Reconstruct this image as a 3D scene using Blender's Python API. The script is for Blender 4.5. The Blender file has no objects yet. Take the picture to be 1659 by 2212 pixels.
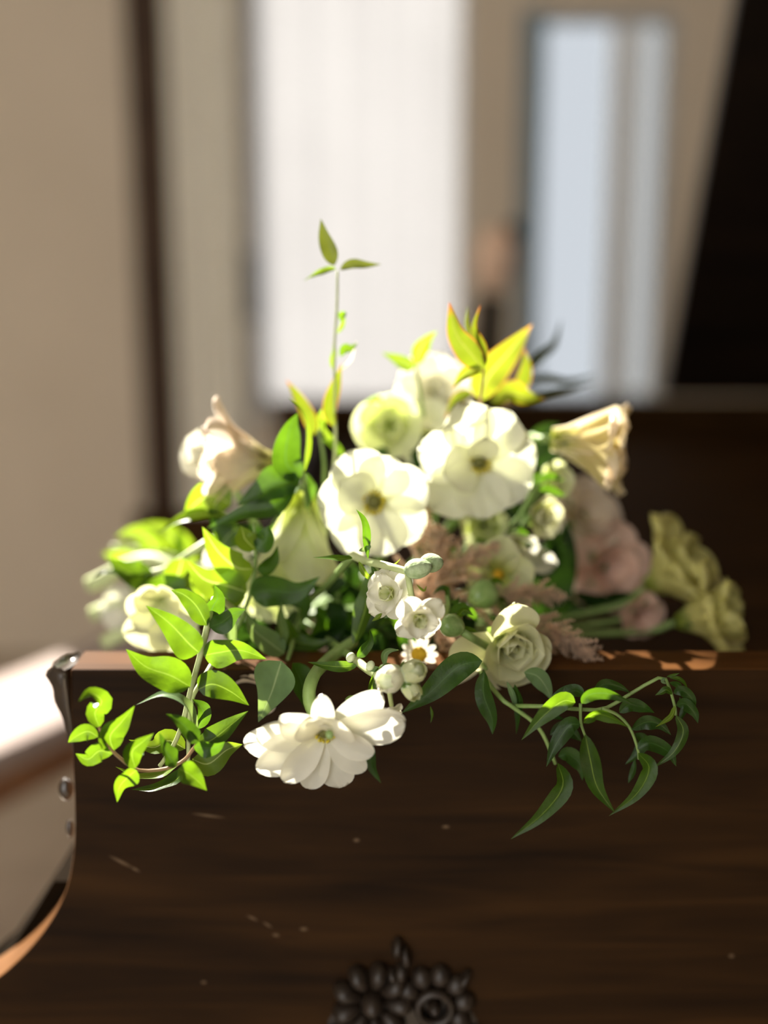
import bpy, math, random
from mathutils import Vector, Quaternion
R = math.radians
rnd = random.Random(7)
scene = bpy.context.scene
COL = scene.collection

# ------------------------------------------------------------------ camera, sky, sun, exposure
IMG_W, IMG_H, FPX = 1659.0, 2212.0, 2550.0
PITCH = R(12.4)
CAM = Vector((0.0, 0.0, 1.256))
cd = bpy.data.cameras.new('camera')
cam = bpy.data.objects.new('camera', cd)
COL.objects.link(cam)
cam.location = CAM
cam.rotation_euler = (R(90) - PITCH, 0, 0)
cd.sensor_fit = 'VERTICAL'
cd.sensor_height = 36.0
cd.lens = 36.0 * FPX / IMG_H
cd.clip_start = 0.02
cd.dof.use_dof = True
cd.dof.focus_distance = 0.690
cd.dof.aperture_fstop = 1.55
scene.camera = cam

world = bpy.data.worlds.new('sky'); scene.world = world
world.use_nodes = True
bgn = world.node_tree.nodes['Background']
bgn.inputs[0].default_value = (1.0, 0.965, 0.92, 1)
bgn.inputs[1].default_value = 3.35

SUN_AZ, SUN_EL = R(30), R(38)      # from behind, to the left
SUN_DIR = Vector((math.sin(SUN_AZ)*math.cos(SUN_EL), -math.cos(SUN_AZ)*math.cos(SUN_EL), -math.sin(SUN_EL)))
sd = bpy.data.lights.new('sun', 'SUN')
sd.energy = 23.0; sd.color = (1.0, 0.93, 0.82); sd.angle = R(0.6)
sun = bpy.data.objects.new('sun', sd); COL.objects.link(sun)
sun.rotation_euler = SUN_DIR.to_track_quat('-Z', 'Y').to_euler()
sun.location = (-6, 5, 5)

vs = scene.view_settings
vs.view_transform = 'Standard'; vs.look = 'None'; vs.gamma = 1.0
vs.use_curve_mapping = False; vs.exposure = 0.0

# ------------------------------------------------------------------ helpers
FWD = Vector((0, math.cos(PITCH), -math.sin(PITCH)))
UPC = Vector((0, math.sin(PITCH), math.cos(PITCH)))
def P(x, y, Y):
    """point of the place at distance Y from the lens plane seen towards (x, y)"""
    if Y < .70: Y = .70 - (.70-Y)*1.8          # what overhangs the panel hangs well clear of it
    d = FWD + Vector((1, 0, 0)) * ((x - IMG_W/2) / FPX) + UPC * ((IMG_H/2 - y) / FPX)
    return CAM + d * (Y / d.y)
def S(p):
    return (Vector(p) - CAM).dot(FWD) / FPX      # metres for one pixel there

ORG = {}
def link(o, parent=None):
    COL.objects.link(o)
    if parent is not None: o.parent = parent
    return o
def tag(o, label=None, cat=None, group=None, kind=None):
    if label: o['label'] = label
    if cat: o['category'] = cat
    if group: o['group'] = group
    if kind: o['kind'] = kind
    return o
def thing(name, label, cat, loc, group=None):
    o = bpy.data.objects.new(name, None); o.empty_display_size = 0.02
    COL.objects.link(o); o.location = loc; ORG[o] = Vector(loc)
    return tag(o, label, cat, group)
def mk(name, verts, faces, mat, parent=None, smooth=True, uv=None):
    org = ORG.get(parent, Vector((0, 0, 0)))
    me = bpy.data.meshes.new(name)
    me.from_pydata([tuple(Vector(v) - org) for v in verts], [], faces)
    if uv is not None:
        l = me.uv_layers.new(name='uv')
        for poly in me.polygons:
            for li in poly.loop_indices:
                l.data[li].uv = uv[me.loops[li].vertex_index]
    if smooth:
        me.polygons.foreach_set('use_smooth', [True] * len(me.polygons))
    me.materials.append(mat)
    me.update()
    o = bpy.data.objects.new(name, me)
    link(o, parent); ORG[o] = org
    return o
def cat_rom(pts, n):
    pts = [Vector(p) for p in pts]
    if len(pts) == 2: pts = [pts[0], pts[0].lerp(pts[1], .5), pts[1]]
    q = [pts[0]*2 - pts[1]] + pts + [pts[-1]*2 - pts[-2]]
    m = len(pts) - 1; out = []
    for k in range(n + 1):
        s = k / n * m; i = min(int(s), m - 1); t = s - i
        a, b, c, d = q[i], q[i+1], q[i+2], q[i+3]
        out.append(0.5*((2*b) + (c-a)*t + (2*a-5*b+4*c-d)*t*t + (3*b-a-3*c+d)*t**3))
    return out
def tube_geo(pts, rads, n=8, cap=True):
    pts = [Vector(p) for p in pts]; V = []; F = []
    T = []
    for i in range(len(pts)):
        a = pts[max(i-1, 0)]; b = pts[min(i+1, len(pts)-1)]
        T.append((b - a).normalized())
    nrm = T[0].orthogonal().normalized()
    for i, p in enumerate(pts):
        nrm = (nrm - T[i]*nrm.dot(T[i])).normalized(); bi = T[i].cross(nrm)
        r = rads[i] if hasattr(rads, '__len__') else rads
        for k in range(n):
            a = 2*math.pi*k/n
            V.append(p + nrm*math.cos(a)*r + bi*math.sin(a)*r)
    for i in range(len(pts)-1):
        for k in range(n):
            F.append((i*n+k, i*n+(k+1) % n, (i+1)*n+(k+1) % n, (i+1)*n+k))
    if cap:
        F.append(tuple(range(n-1, -1, -1))); F.append(tuple((len(pts)-1)*n + k for k in range(n)))
    return V, F
def tube(name, pts, r0, r1, mat, parent, n=8, seg=14):
    c = cat_rom(pts, seg)
    rad = [r0 + (r1-r0)*i/seg for i in range(seg+1)]
    V, F = tube_geo(c, rad, n)
    return mk(name, V, F, mat, parent)
def box_geo(x0, x1, y0, y1, z0, z1):
    V = [(x0,y0,z0),(x1,y0,z0),(x1,y1,z0),(x0,y1,z0),(x0,y0,z1),(x1,y0,z1),(x1,y1,z1),(x0,y1,z1)]
    F = [(0,3,2,1),(4,5,6,7),(0,1,5,4),(1,2,6,5),(2,3,7,6),(3,0,4,7)]
    return V, F
def boxes(name, bl, mat, parent=None, bevel=0):
    V = []; F = []
    for b in bl:
        v, f = box_geo(*b); k = len(V); V += v; F += [tuple(i+k for i in q) for q in f]
    o = mk(name, V, F, mat, parent, smooth=False)
    if bevel:
        m = o.modifiers.new('bevel', 'BEVEL'); m.width = bevel; m.segments = 3
    return o
def merge(gl):
    V = []; F = []
    for v, f in gl:
        k = len(V); V += list(v); F += [tuple(i+k for i in q) for q in f]
    return V, F
def ellipsoid_geo(c, ax, rl, rw, n=12, m=8, point=0.0, ridges=0, ramp=0.0, flat=None):
    """egg around axis ax: rl half length, rw half width"""
    ax = Vector(ax).normalized(); s = ax.orthogonal().normalized() if flat is None else (Vector(flat)-ax*Vector(flat).dot(ax)).normalized()
    t = ax.cross(s); V = []; F = []
    for j in range(m+1):
        a = math.pi*j/m
        z = -math.cos(a); w = math.sin(a)*(1 - point*z)
        for k in range(n):
            b = 2*math.pi*k/n
            rr = rw*w*(1 + ramp*math.cos(ridges*b))
            V.append(Vector(c) + ax*rl*z + s*rr*math.cos(b) + t*rr*math.sin(b))
    for j in range(m):
        for k in range(n):
            F.append((j*n+k, j*n+(k+1) % n, (j+1)*n+(k+1) % n, (j+1)*n+k))
    return V, F

# ------------------------------------------------------------------ materials
def newmat(name):
    m = bpy.data.materials.new(name); m.use_nodes = True
    nt = m.node_tree; nt.nodes.clear()
    out = nt.nodes.new('ShaderNodeOutputMaterial')
    return m, nt, out
def nd(nt, t, **kw):
    n = nt.nodes.new(t)
    for k, v in kw.items(): setattr(n, k, v)
    return n
def ramp(nt, fac, stops):
    r = nd(nt, 'ShaderNodeValToRGB'); e = r.color_ramp.elements
    e[0].position, e[0].color = stops[0][0], (*stops[0][1], 1)
    e[1].position, e[1].color = stops[-1][0], (*stops[-1][1], 1)
    for p, c in stops[1:-1]:
        q = e.new(p); q.color = (*c, 1)
    nt.links.new(fac, r.inputs[0]); return r.outputs[0]
def noise(nt, scale, detail=3, vec=None, dist=0.0):
    n = nd(nt, 'ShaderNodeTexNoise'); n.inputs['Scale'].default_value = scale
    n.inputs['Detail'].default_value = detail; n.inputs['Distortion'].default_value = dist
    if vec is not None: nt.links.new(vec, n.inputs['Vector'])
    return n.outputs[0]
def mapped(nt, scale, coord='Object'):
    tc = nd(nt, 'ShaderNodeTexCoord'); mp = nd(nt, 'ShaderNodeMapping')
    mp.inputs['Scale'].default_value = scale
    nt.links.new(tc.outputs[coord], mp.inputs[0]); return mp.outputs[0]
def plain(name, c0, c1, rough=0.6, scale=20, coat=0.0, spec=0.5, bump=0.0, metal=0.0):
    m, nt, out = newmat(name)
    b = nd(nt, 'ShaderNodeBsdfPrincipled')
    v = mapped(nt, (1, 1, 1)); f = noise(nt, scale, 4, v)
    nt.links.new(ramp(nt, f, [(.3, c0), (.7, c1)]), b.inputs['Base Color'])
    b.inputs['Roughness'].default_value = rough; b.inputs['Metallic'].default_value = metal
    b.inputs['Coat Weight'].default_value = coat; b.inputs['Coat Roughness'].default_value = 0.15
    b.inputs['Specular IOR Level'].default_value = spec
    if bump:
        bp = nd(nt, 'ShaderNodeBump'); bp.inputs['Strength'].default_value = bump; bp.inputs['Distance'].default_value = .002
        nt.links.new(f, bp.inputs['Height']); nt.links.new(bp.outputs[0], b.inputs['Normal'])
    nt.links.new(b.outputs[0], out.inputs[0]); return m
def wood(name, cols, rough=0.35, gscale=(3, 40, 40), coat=0.3, scratches=(), spec=.5):
    m, nt, out = newmat(name)
    b = nd(nt, 'ShaderNodeBsdfPrincipled')
    v = mapped(nt, gscale)
    n1 = noise(nt, 1.0, 8, v, 0.6)
    v2 = mapped(nt, (1.2, 3.5, 5.0)); n2 = noise(nt, 1.6, 3, v2, 1.5)
    mx = nd(nt, 'ShaderNodeMath', operation='MULTIPLY_ADD')
    nt.links.new(n1, mx.inputs[0]); mx.inputs[1].default_value = .5
    m2 = nd(nt, 'ShaderNodeMath', operation='MULTIPLY'); nt.links.new(n2, m2.inputs[0]); m2.inputs[1].default_value = .5
    nt.links.new(m2.outputs[0], mx.inputs[2])
    col = ramp(nt, mx.outputs[0], [(.36, cols[0]), (.5, cols[1]), (.64, cols[2])])
    if scratches:
        tc = nd(nt, 'ShaderNodeTexCoord')
        tot = None
        for (sx, sz, ang, ln, wd) in scratches:
            mp = nd(nt, 'ShaderNodeMapping', vector_type='TEXTURE')
            mp.inputs['Location'].default_value = (sx, 0, sz); mp.inputs['Rotation'].default_value = (0, ang, 0)
            mp.inputs['Scale'].default_value = (ln, 1e6, wd)
            nt.links.new(tc.outputs['Object'], mp.inputs[0])
            g = nd(nt, 'ShaderNodeTexGradient', gradient_type='SPHERICAL'); nt.links.new(mp.outputs[0], g.inputs[0])
            if tot is None: tot = g.outputs['Fac']
            else:
                a = nd(nt, 'ShaderNodeMath', operation='MAXIMUM'); nt.links.new(tot, a.inputs[0]); nt.links.new(g.outputs['Fac'], a.inputs[1]); tot = a.outputs[0]
        mc = nd(nt, 'ShaderNodeMix', data_type='RGBA'); nt.links.new(tot, mc.inputs['Factor'])
        nt.links.new(col, mc.inputs[6]); mc.inputs[7].default_value = (.16, .105, .06, 1); col = mc.outputs[2]
    nt.links.new(col, b.inputs['Base Color'])
    b.inputs['Roughness'].default_value = rough; b.inputs['Specular IOR Level'].default_value = spec
    b.inputs['Coat Weight'].default_value = coat; b.inputs['Coat Roughness'].default_value = 0.2
    bp = nd(nt, 'ShaderNodeBump'); bp.inputs['Strength'].default_value = .12; bp.inputs['Distance'].default_value = .001
    nt.links.new(n1, bp.inputs['Height']); nt.links.new(bp.outputs[0], b.inputs['Normal'])
    nt.links.new(b.outputs[0], out.inputs[0]); return m
def sheet(name, diff, trans, tmix=.45, gloss=.08, rough=.35, base=None, edge=None, vein=None, vary=.25, bump=0.0, vscale=60):
    """thin plant tissue: reflects, lets light through and shines a little. UV x runs across, y along."""
    m, nt, out = newmat(name)
    tc = nd(nt, 'ShaderNodeTexCoord'); sx = nd(nt, 'ShaderNodeSeparateXYZ'); nt.links.new(tc.outputs['UV'], sx.inputs[0])
    oi = nd(nt, 'ShaderNodeObjectInfo')
    def build(c):
        cur = nd(nt, 'ShaderNodeRGB'); cur.outputs[0].default_value = (*c, 1); cur = cur.outputs[0]
        hv = nd(nt, 'ShaderNodeHueSaturation')
        f = noise(nt, vscale, 3, tc.outputs['Object'])
        mm = nd(nt, 'ShaderNodeMapRange'); nt.links.new(f, mm.inputs[0]); mm.inputs[1].default_value = .3; mm.inputs[2].default_value = .7
        mm.inputs[3].default_value = 1-vary; mm.inputs[4].default_value = 1+vary*.6
        m2 = nd(nt, 'ShaderNodeMapRange'); nt.links.new(oi.outputs['Random'], m2.inputs[0]); m2.inputs[3].default_value = 1-vary; m2.inputs[4].default_value = 1+vary*.5
        mu = nd(nt, 'ShaderNodeMath', operation='MULTIPLY'); nt.links.new(mm.outputs[0], mu.inputs[0]); nt.links.new(m2.outputs[0], mu.inputs[1])
        nt.links.new(mu.outputs[0], hv.inputs['Value']); nt.links.new(cur, hv.inputs['Color']); return hv.outputs[0]
    def mixin(cur, fac, c):
        mc = nd(nt, 'ShaderNodeMix', data_type='RGBA'); nt.links.new(fac, mc.inputs['Factor'])
        nt.links.new(cur, mc.inputs[6]); mc.inputs[7].default_value = (*c, 1); return mc.outputs[2]
    cd_, ct_ = build(diff), build(trans)
    if base:                                     # other colour towards the petal's claw
        mr = nd(nt, 'ShaderNodeMapRange', interpolation_type='SMOOTHSTEP'); nt.links.new(sx.outputs[1], mr.inputs[0])
        mr.inputs[1].default_value = 0; mr.inputs[2].default_value = base[1]; mr.inputs[3].default_value = 1; mr.inputs[4].default_value = 0
        cd_ = mixin(cd_, mr.outputs[0], base[0]); ct_ = mixin(ct_, mr.outputs[0], base[0])
    ab = nd(nt, 'ShaderNodeMath', operation='SUBTRACT'); nt.links.new(sx.outputs[0], ab.inputs[0]); ab.inputs[1].default_value = .5
    aa = nd(nt, 'ShaderNodeMath', operation='ABSOLUTE'); nt.links.new(ab.outputs[0], aa.inputs[0])
    if edge:
        mx = nd(nt, 'ShaderNodeMath', operation='MULTIPLY'); nt.links.new(sx.outputs[1], mx.inputs[0]); mx.inputs[1].default_value = .5
        mm = nd(nt, 'ShaderNodeMath', operation='MAXIMUM'); nt.links.new(mx.outputs[0], mm.inputs[0]); nt.links.new(aa.outputs[0], mm.inputs[1])
        mr = nd(nt, 'ShaderNodeMapRange', interpolation_type='SMOOTHSTEP'); nt.links.new(mm.outputs[0], mr.inputs[0])
        mr.inputs[1].default_value = edge[1]; mr.inputs[2].default_value = .5; mr.inputs[3].default_value = 0; mr.inputs[4].default_value = 1
        cd_ = mixin(cd_, mr.outputs[0], edge[0]); ct_ = mixin(ct_, mr.outputs[0], edge[0])
    if vein:
        mr = nd(nt, 'ShaderNodeMapRange'); nt.links.new(aa.outputs[0], mr.inputs[0])
        mr.inputs[1].default_value = .0; mr.inputs[2].default_value = .035; mr.inputs[3].default_value = .8; mr.inputs[4].default_value = 0
        cd_ = mixin(cd_, mr.outputs[0], vein); ct_ = mixin(ct_, mr.outputs[0], vein)
    d = nd(nt, 'ShaderNodeBsdfDiffuse'); t = nd(nt, 'ShaderNodeBsdfTranslucent'); g = nd(nt, 'ShaderNodeBsdfGlossy')
    g.inputs['Roughness'].default_value = rough
    nt.links.new(cd_, d.inputs[0]); nt.links.new(ct_, t.inputs[0])
    m1 = nd(nt, 'ShaderNodeMixShader'); m1.inputs[0].default_value = tmix
    nt.links.new(d.outputs[0], m1.inputs[1]); nt.links.new(t.outputs[0], m1.inputs[2])
    lw = nd(nt, 'ShaderNodeFresnel'); lw.inputs[0].default_value = 1.4
    mg = nd(nt, 'ShaderNodeMath', operation='MULTIPLY_ADD'); nt.links.new(lw.outputs[0], mg.inputs[0]); mg.inputs[1].default_value = .22; mg.inputs[2].default_value = gloss*.1
    mf = nd(nt, 'ShaderNodeMixShader'); nt.links.new(mg.outputs[0], mf.inputs[0])
    nt.links.new(m1.outputs[0], mf.inputs[1]); nt.links.new(g.outputs[0], mf.inputs[2])
    if bump:
        bp = nd(nt, 'ShaderNodeBump'); bp.inputs['Strength'].default_value = bump; bp.inputs['Distance'].default_value = .001
        nt.links.new(noise(nt, 350, 3, tc.outputs['Object']), bp.inputs['Height'])
        for q in (d, t, g): nt.links.new(bp.outputs[0], q.inputs['Normal'])
    nt.links.new(mf.outputs[0], out.inputs[0]); return m

SCR = []
for (x, y, ang, ln, wd) in [(262, 1862, 30, 34, 5), (292, 1878, 30, 14, 4), (545, 1983, 28, 16, 4), (578, 1998, 35, 14, 4), (656, 2007, 0, 11, 6),
                            (596, 2020, 10, 10, 5), (450, 1762, 8, 40, 4), (770, 1815, 0, 9, 6), (963, 1786, 0, 11, 5), (1580, 2065, 0, 8, 6), (440, 2122, 0, 8, 5)]:
    p = P(x, y, .70); s = S(p)
    SCR.append((p.x-.3, p.z, R(ang), ln*s, wd*s))
M = {}
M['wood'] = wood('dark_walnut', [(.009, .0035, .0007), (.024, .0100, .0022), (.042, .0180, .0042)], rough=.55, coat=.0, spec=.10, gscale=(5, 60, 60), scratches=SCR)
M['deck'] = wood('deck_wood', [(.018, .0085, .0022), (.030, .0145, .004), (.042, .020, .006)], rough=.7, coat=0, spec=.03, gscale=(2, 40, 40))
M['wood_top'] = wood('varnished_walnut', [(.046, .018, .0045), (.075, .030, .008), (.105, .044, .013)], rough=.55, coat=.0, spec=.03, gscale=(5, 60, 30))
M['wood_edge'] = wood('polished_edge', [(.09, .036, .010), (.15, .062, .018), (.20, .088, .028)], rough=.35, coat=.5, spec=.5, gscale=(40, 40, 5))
M['matte'] = plain('matte_dark_wood', (.006, .004, .002), (.010, .006, .003), rough=.9, spec=.02)
M['carve'] = plain('carved_walnut', (.018, .011, .006), (.036, .022, .013), rough=.34, scale=120, coat=1.0)
M['carve_dull'] = plain('dull_carved_walnut', (.012, .007, .004), (.026, .016, .009), rough=.5, scale=120, coat=.15)
M['lid'] = wood('lid_wood', [(.005, .003, .0016), (.009, .005, .0026), (.013, .007, .0035)], rough=.6, coat=.0, spec=.12)
M['key_w'] = plain('ivory', (.62, .55, .43), (.72, .65, .52), rough=.35, scale=8)
M['key_b'] = plain('ebony', (.008, .008, .008), (.014, .013, .012), rough=.35)
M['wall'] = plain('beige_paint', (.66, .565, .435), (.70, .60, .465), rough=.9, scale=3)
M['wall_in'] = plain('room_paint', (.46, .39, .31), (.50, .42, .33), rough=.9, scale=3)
M['floor'] = wood('floor_wood', [(.42, .35, .26), (.50, .42, .32), (.56, .47, .36)], rough=.5, gscale=(2, 20, 2))
M['trim'] = wood('brown_trim', [(.042, .026, .016), (.062, .038, .024), (.080, .050, .031)], rough=.7, spec=.15, coat=0, gscale=(40, 40, 3))
M['frame'] = plain('grey_frame', (.42, .42, .41), (.47, .47, .45), rough=.7)
M['mull'] = plain('pale_mullion', (.78, .80, .80), (.84, .86, .86), rough=.7)
M['teal'] = plain('teal_grey_paint', (.17, .24, .28), (.21, .28, .32), rough=.7)
M['dark'] = plain('dark_metal', (.012, .012, .010), (.02, .02, .017), rough=.5)
M['tan'] = plain('tan_wood', (.80, .53, .36), (.88, .62, .44), rough=.6, scale=30)
M['cushion'] = plain('pale_cushion', (.36, .29, .265), (.42, .34, .31), rough=.9, scale=60, bump=.2)
M['bench'] = wood('bench_wood', [(.20, .09, .045), (.28, .13, .06), (.35, .17, .08)], rough=.5)
M['drape'] = sheet('linen_drape', (.96, .92, .80), (.60, .54, .42), tmix=.03, gloss=0, vary=.05)
M['sheer'] = sheet('sheer_curtain', (.60, .58, .57), (.168, .165, .170), tmix=.75, gloss=0, vary=.05, vscale=4)
m, nt, out = newmat('window_glass')
tr = nd(nt, 'ShaderNodeBsdfTransparent'); tr.inputs[0].default_value = (.455, .48, .51, 1)
gl = nd(nt, 'ShaderNodeBsdfGlossy'); gl.inputs['Roughness'].default_value = .08
mxs = nd(nt, 'ShaderNodeMixShader'); mxs.inputs[0].default_value = .05
nt.links.new(tr.outputs[0], mxs.inputs[1]); nt.links.new(gl.outputs[0], mxs.inputs[2]); nt.links.new(mxs.outputs[0], out.inputs[0])
M['glass'] = m
m2_ = m.copy(); m2_.name = 'clear_glass'; m2_.node_tree.nodes['Transparent BSDF'].inputs[0].default_value = (.96, .97, .97, 1); M['glass_clear'] = m2_
m2_ = m.copy(); m2_.name = 'grey_glass'; m2_.node_tree.nodes['Transparent BSDF'].inputs[0].default_value = (.40, .412, .422, 1); M['glass_grey'] = m2_

LV = (.62, .75, .30)
M['leaf'] = sheet('vine_leaf', (.044, .110, .010), (.19, .35, .008), tmix=.50, gloss=.14, rough=.35, vein=(.34, .52, .06), vary=.32, bump=.25)
M['leaf_dk'] = sheet('dark_shaded_leaf', (.026, .078, .010), (.13, .28, .009), tmix=.42, gloss=.16, rough=.35, vein=(.09, .19, .04), vary=.3, bump=.25)  # darker copy of the vine leaf, shade put into its colour
M['leaf_gr'] = sheet('grey_leaf', (.13, .22, .10), (.32, .46, .10), tmix=.40, gloss=.06, rough=.5, vein=(.40, .50, .25), vary=.2)
M['leaf_yl'] = sheet('lime_sunlit_leaf', (.13, .22, .02), (.31, .47, .016), tmix=.52, gloss=.08, vein=(.7, .8, .25), vary=.15)  # on the sunlit vine and shoot leaves the sun is put into this colour
M['nandina'] = sheet('nandina_leaf', (.10, .14, .015), (.21, .275, .010), tmix=.52, gloss=.10, edge=((.52, .14, .03), .41), vein=(.30, .30, .05), vary=.15, bump=.15)
M['deep'] = sheet('core_shade_leaf', (.018, .050, .010), (.045, .11, .008), tmix=.3, gloss=.10, vary=.3)  # shade of the bouquet's core put into a darker, less translucent leaf
M['nandina_lt'] = sheet('sunny_nandina_leaf', (.18, .24, .02), (.40, .48, .018), tmix=.55, gloss=.08, edge=((.66, .30, .05), .42), vein=(.66, .70, .2), vary=.12)  # sunlit copy of the nandina leaf, brightness put into its colour
M['nandina_dk'] = sheet('bronze_shaded_leaf', (.045, .060, .015), (.16, .19, .02), tmix=.4, gloss=.08, vary=.2)  # also on the tall shoot, whose shade against the window is put into colour
M['stem'] = plain('green_stem', (.16, .26, .07), (.24, .35, .11), rough=.5, scale=80)
M['stem_lt'] = plain('pale_stem', (.42, .50, .22), (.55, .62, .32), rough=.5, scale=80)
M['stem_red'] = plain('reddish_stem', (.28, .17, .08), (.38, .24, .11), rough=.5, scale=80)
M['petal'] = sheet('white_petal', (.84, .84, .72), (.88, .90, .66), tmix=.48, gloss=.05, rough=.4, base=((.62, .62, .10), .30), vary=.06)
M['petal_w'] = sheet('pure_white_petal', (.86, .85, .76), (.90, .88, .72), tmix=.48, gloss=.06, rough=.4, base=((.74, .74, .42), .30), vary=.06)
M['petal_g'] = sheet('greenish_petal', (.80, .82, .58), (.82, .88, .42), tmix=.5, gloss=.06, rough=.35, base=((.60, .68, .12), .55), vary=.08)
M['petal_rose'] = sheet('satin_petal', (.74, .74, .52), (.78, .78, .44), tmix=.45, gloss=.14, rough=.25, base=((.60, .66, .22), .5), vary=.06)
M['petal_pink'] = sheet('blush_petal', (.88, .77, .65), (.90, .79, .65), tmix=.45, gloss=.04, base=((.60, .55, .20), .4), vary=.10)
M['petal_rosa'] = sheet('pink_petal', (.90, .66, .54), (.90, .66, .54), tmix=.45, gloss=.04, vary=.12)
M['petal_cream'] = sheet('cream_petal', (.72, .62, .30), (.78, .66, .22), tmix=.5, gloss=.05, base=((.48, .52, .08), .45), edge=((.92, .80, .60), .40), vary=.08)
M['petal_lime'] = sheet('yellow_green_petal', (.82, .79, .32), (.84, .80, .28), tmix=.5, gloss=.05, base=((.36, .46, .06), .4), vary=.15)
M['sepal'] = sheet('green_sepal', (.14, .24, .07), (.34, .48, .08), tmix=.4, gloss=.06, vary=.2)
M['bud'] = plain('green_bud', (.17, .30, .08), (.30, .44, .16), rough=.3, scale=160, coat=.3)
M['bud_w'] = plain('whitish_bud', (.50, .58, .34), (.70, .74, .54), rough=.8, scale=200, bump=.4)
M['bud_f'] = plain('fuzzy_bud', (.26, .36, .17), (.44, .54, .32), rough=.9, scale=260, bump=.6)
M['yellow'] = plain('yellow_centre', (.62, .36, .01), (.80, .52, .03), rough=.8, scale=300, bump=.5)
M['stamen'] = plain('stamen_ring', (.50, .40, .02), (.72, .62, .06), rough=.8, scale=400)
M['olive'] = plain('olive_centre', (.09, .09, .015), (.16, .16, .03), rough=.7, scale=300, bump=.5)
M['astilbe'] = sheet('dusty_pink_floret', (.92, .72, .55), (.92, .74, .54), tmix=.5, gloss=0, vary=.18, vscale=220)
M['calyx'] = plain('brown_calyx', (.10, .08, .02), (.18, .13, .04), rough=.7, scale=200)

# ------------------------------------------------------------------ the room
YB = 3.6          # back wall
XL = -3.0         # left wall
def wx(px, py=450):
    return P(px, py, YB).x
W1a, W1b = wx(538), wx(1003)
W2a, W2b = wx(1128), wx(1446)
ZS, ZT1, ZT2, ZC = .80, 2.55, P(1280, 22, YB).z, 4.4
TH = .14
# unseen opening added at far left to let sun in: upper and lower slots
G0, G1 = -2.45, -1.45
o = boxes('wall_back', [(XL-.2, G0, YB, YB+.03, 0, ZC), (G0, G1, YB, YB+.03, 0, 1.65), (G0, G1, YB, YB+.03, 2.25, 3.30), (G0, G1, YB, YB+.03, 4.15, ZC),
                        (G1, W1a, YB, YB+.03, 0, ZC), (W1a, W1b, YB, YB+.03, 0, ZS), (W1a, W1b, YB, YB+.03, ZT1, ZC),
                        (W1b, W2a, YB, YB+.03, 0, ZC), (W2a, W2b, YB, YB+.03, 0, ZS), (W2a, W2b, YB, YB+.03, ZT2, ZC),
                        (W2b, 3.4, YB, YB+.03, 0, ZC)], M['wall'])
tag(o, 'beige painted back wall around the two bright windows', kind='structure')
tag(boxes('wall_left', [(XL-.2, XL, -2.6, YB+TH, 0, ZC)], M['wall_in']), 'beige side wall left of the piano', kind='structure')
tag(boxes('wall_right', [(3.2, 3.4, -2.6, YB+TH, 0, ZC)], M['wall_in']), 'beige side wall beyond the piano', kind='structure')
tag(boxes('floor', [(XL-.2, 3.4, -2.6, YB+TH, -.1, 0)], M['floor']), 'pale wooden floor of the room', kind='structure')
tag(boxes('baffle_wall', [(-.35, 3.4, -2.7, -2.6, 0, ZC)], M['wall_in']), 'unseen beige wall added behind the viewer to dim the right side, open at its left', kind='structure')  # added out of view to hold room light off the right side
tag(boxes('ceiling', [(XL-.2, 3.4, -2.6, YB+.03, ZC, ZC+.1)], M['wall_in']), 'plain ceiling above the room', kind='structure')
o = boxes('trim_1', [(wx(292), wx(374), YB-.05, YB, 0, ZC)], M['trim'], bevel=.006)
tag(o, 'dark brown vertical wooden trim on the back wall', kind='structure')
# bright window: frame, pane, sheer curtain
def window(name, label, xa, xb, za, zb, fw, mat, mull=(), glass='glass'):
    w = thing(name, label, None, ((xa+xb)/2, YB, za)); w['kind'] = 'structure'
    boxes('window_frame', [(xa, xa+fw, YB+.025, YB+.06, za, zb), (xb-fw, xb, YB+.025, YB+.06, za, zb),
                           (xa+fw, xb-fw, YB+.025, YB+.06, za, za+fw), (xa+fw, xb-fw, YB+.025, YB+.06, zb-fw, zb)], mat, w)
    for a, b in mull:
        boxes('mullion', [(a, b, YB+.025, YB+.06, za+fw, zb-fw)], M['mull'], w)
    xs = [xa+fw] + [v for ab in mull for v in ab] + [xb-fw]
    for i in range(0, len(xs), 2):
        boxes('pane', [(xs[i], xs[i+1], YB+.040, YB+.046, za+fw, zb-fw)], M[glass] if i == 0 else M['glass_grey'], w)
    boxes('window_sill', [(xa-.03, xb+.03, YB-.05, YB+.02, za-.03, za)], M['frame'], w)
    return w
w1 = window('window_1', 'tall bright window behind the bouquet hung with a white sheer', W1a, W1b, ZS, ZT1, .022, M['frame'], glass='glass_clear')
w2 = window('window_2', 'cool bluish window beside the raised piano lid', W2a, W2b, ZS, ZT2, .03, M['frame'], mull=[(wx(1312), wx(1368))])
boxes('side_casing', [(wx(1118), wx(1168), YB-.012, YB+.012, ZS, ZT2)], M['teal'], w2)
hz0, hz1 = P(545, 690, YB).z, P(545, 545, YB).z
h = boxes('handle', [(wx(530), wx(556), YB-.06, YB-.03, hz0, hz1)], M['dark'], w1, bevel=.008)
def curtain(name, label, xa, xb, za, zb, y, amp, folds, mat, parent=None, cat='curtain'):
    nx, nz = 120, 6; V = []; F = []
    for j in range(nz+1):
        for i in range(nx+1):
            u = i/nx
            V.append((xa+(xb-xa)*u, y + amp*math.sin(u*folds*6.283 + .9*math.sin(u*9)) + .4*amp*math.sin(u*folds*14+1), za+(zb-za)*j/nz))
    for j in range(nz):
        for i in range(nx):
            a = j*(nx+1)+i; F.append((a, a+1, a+nx+2, a+nx+1))
    return tag(mk(name, V, F, mat, parent), label, cat)
curtain('sheer_curtain', 'white sheer curtain glowing in the tall bright window', W1a+.01, W1b-.01, ZS, ZT1, YB+.016, .004, 5, M['sheer'])
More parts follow.
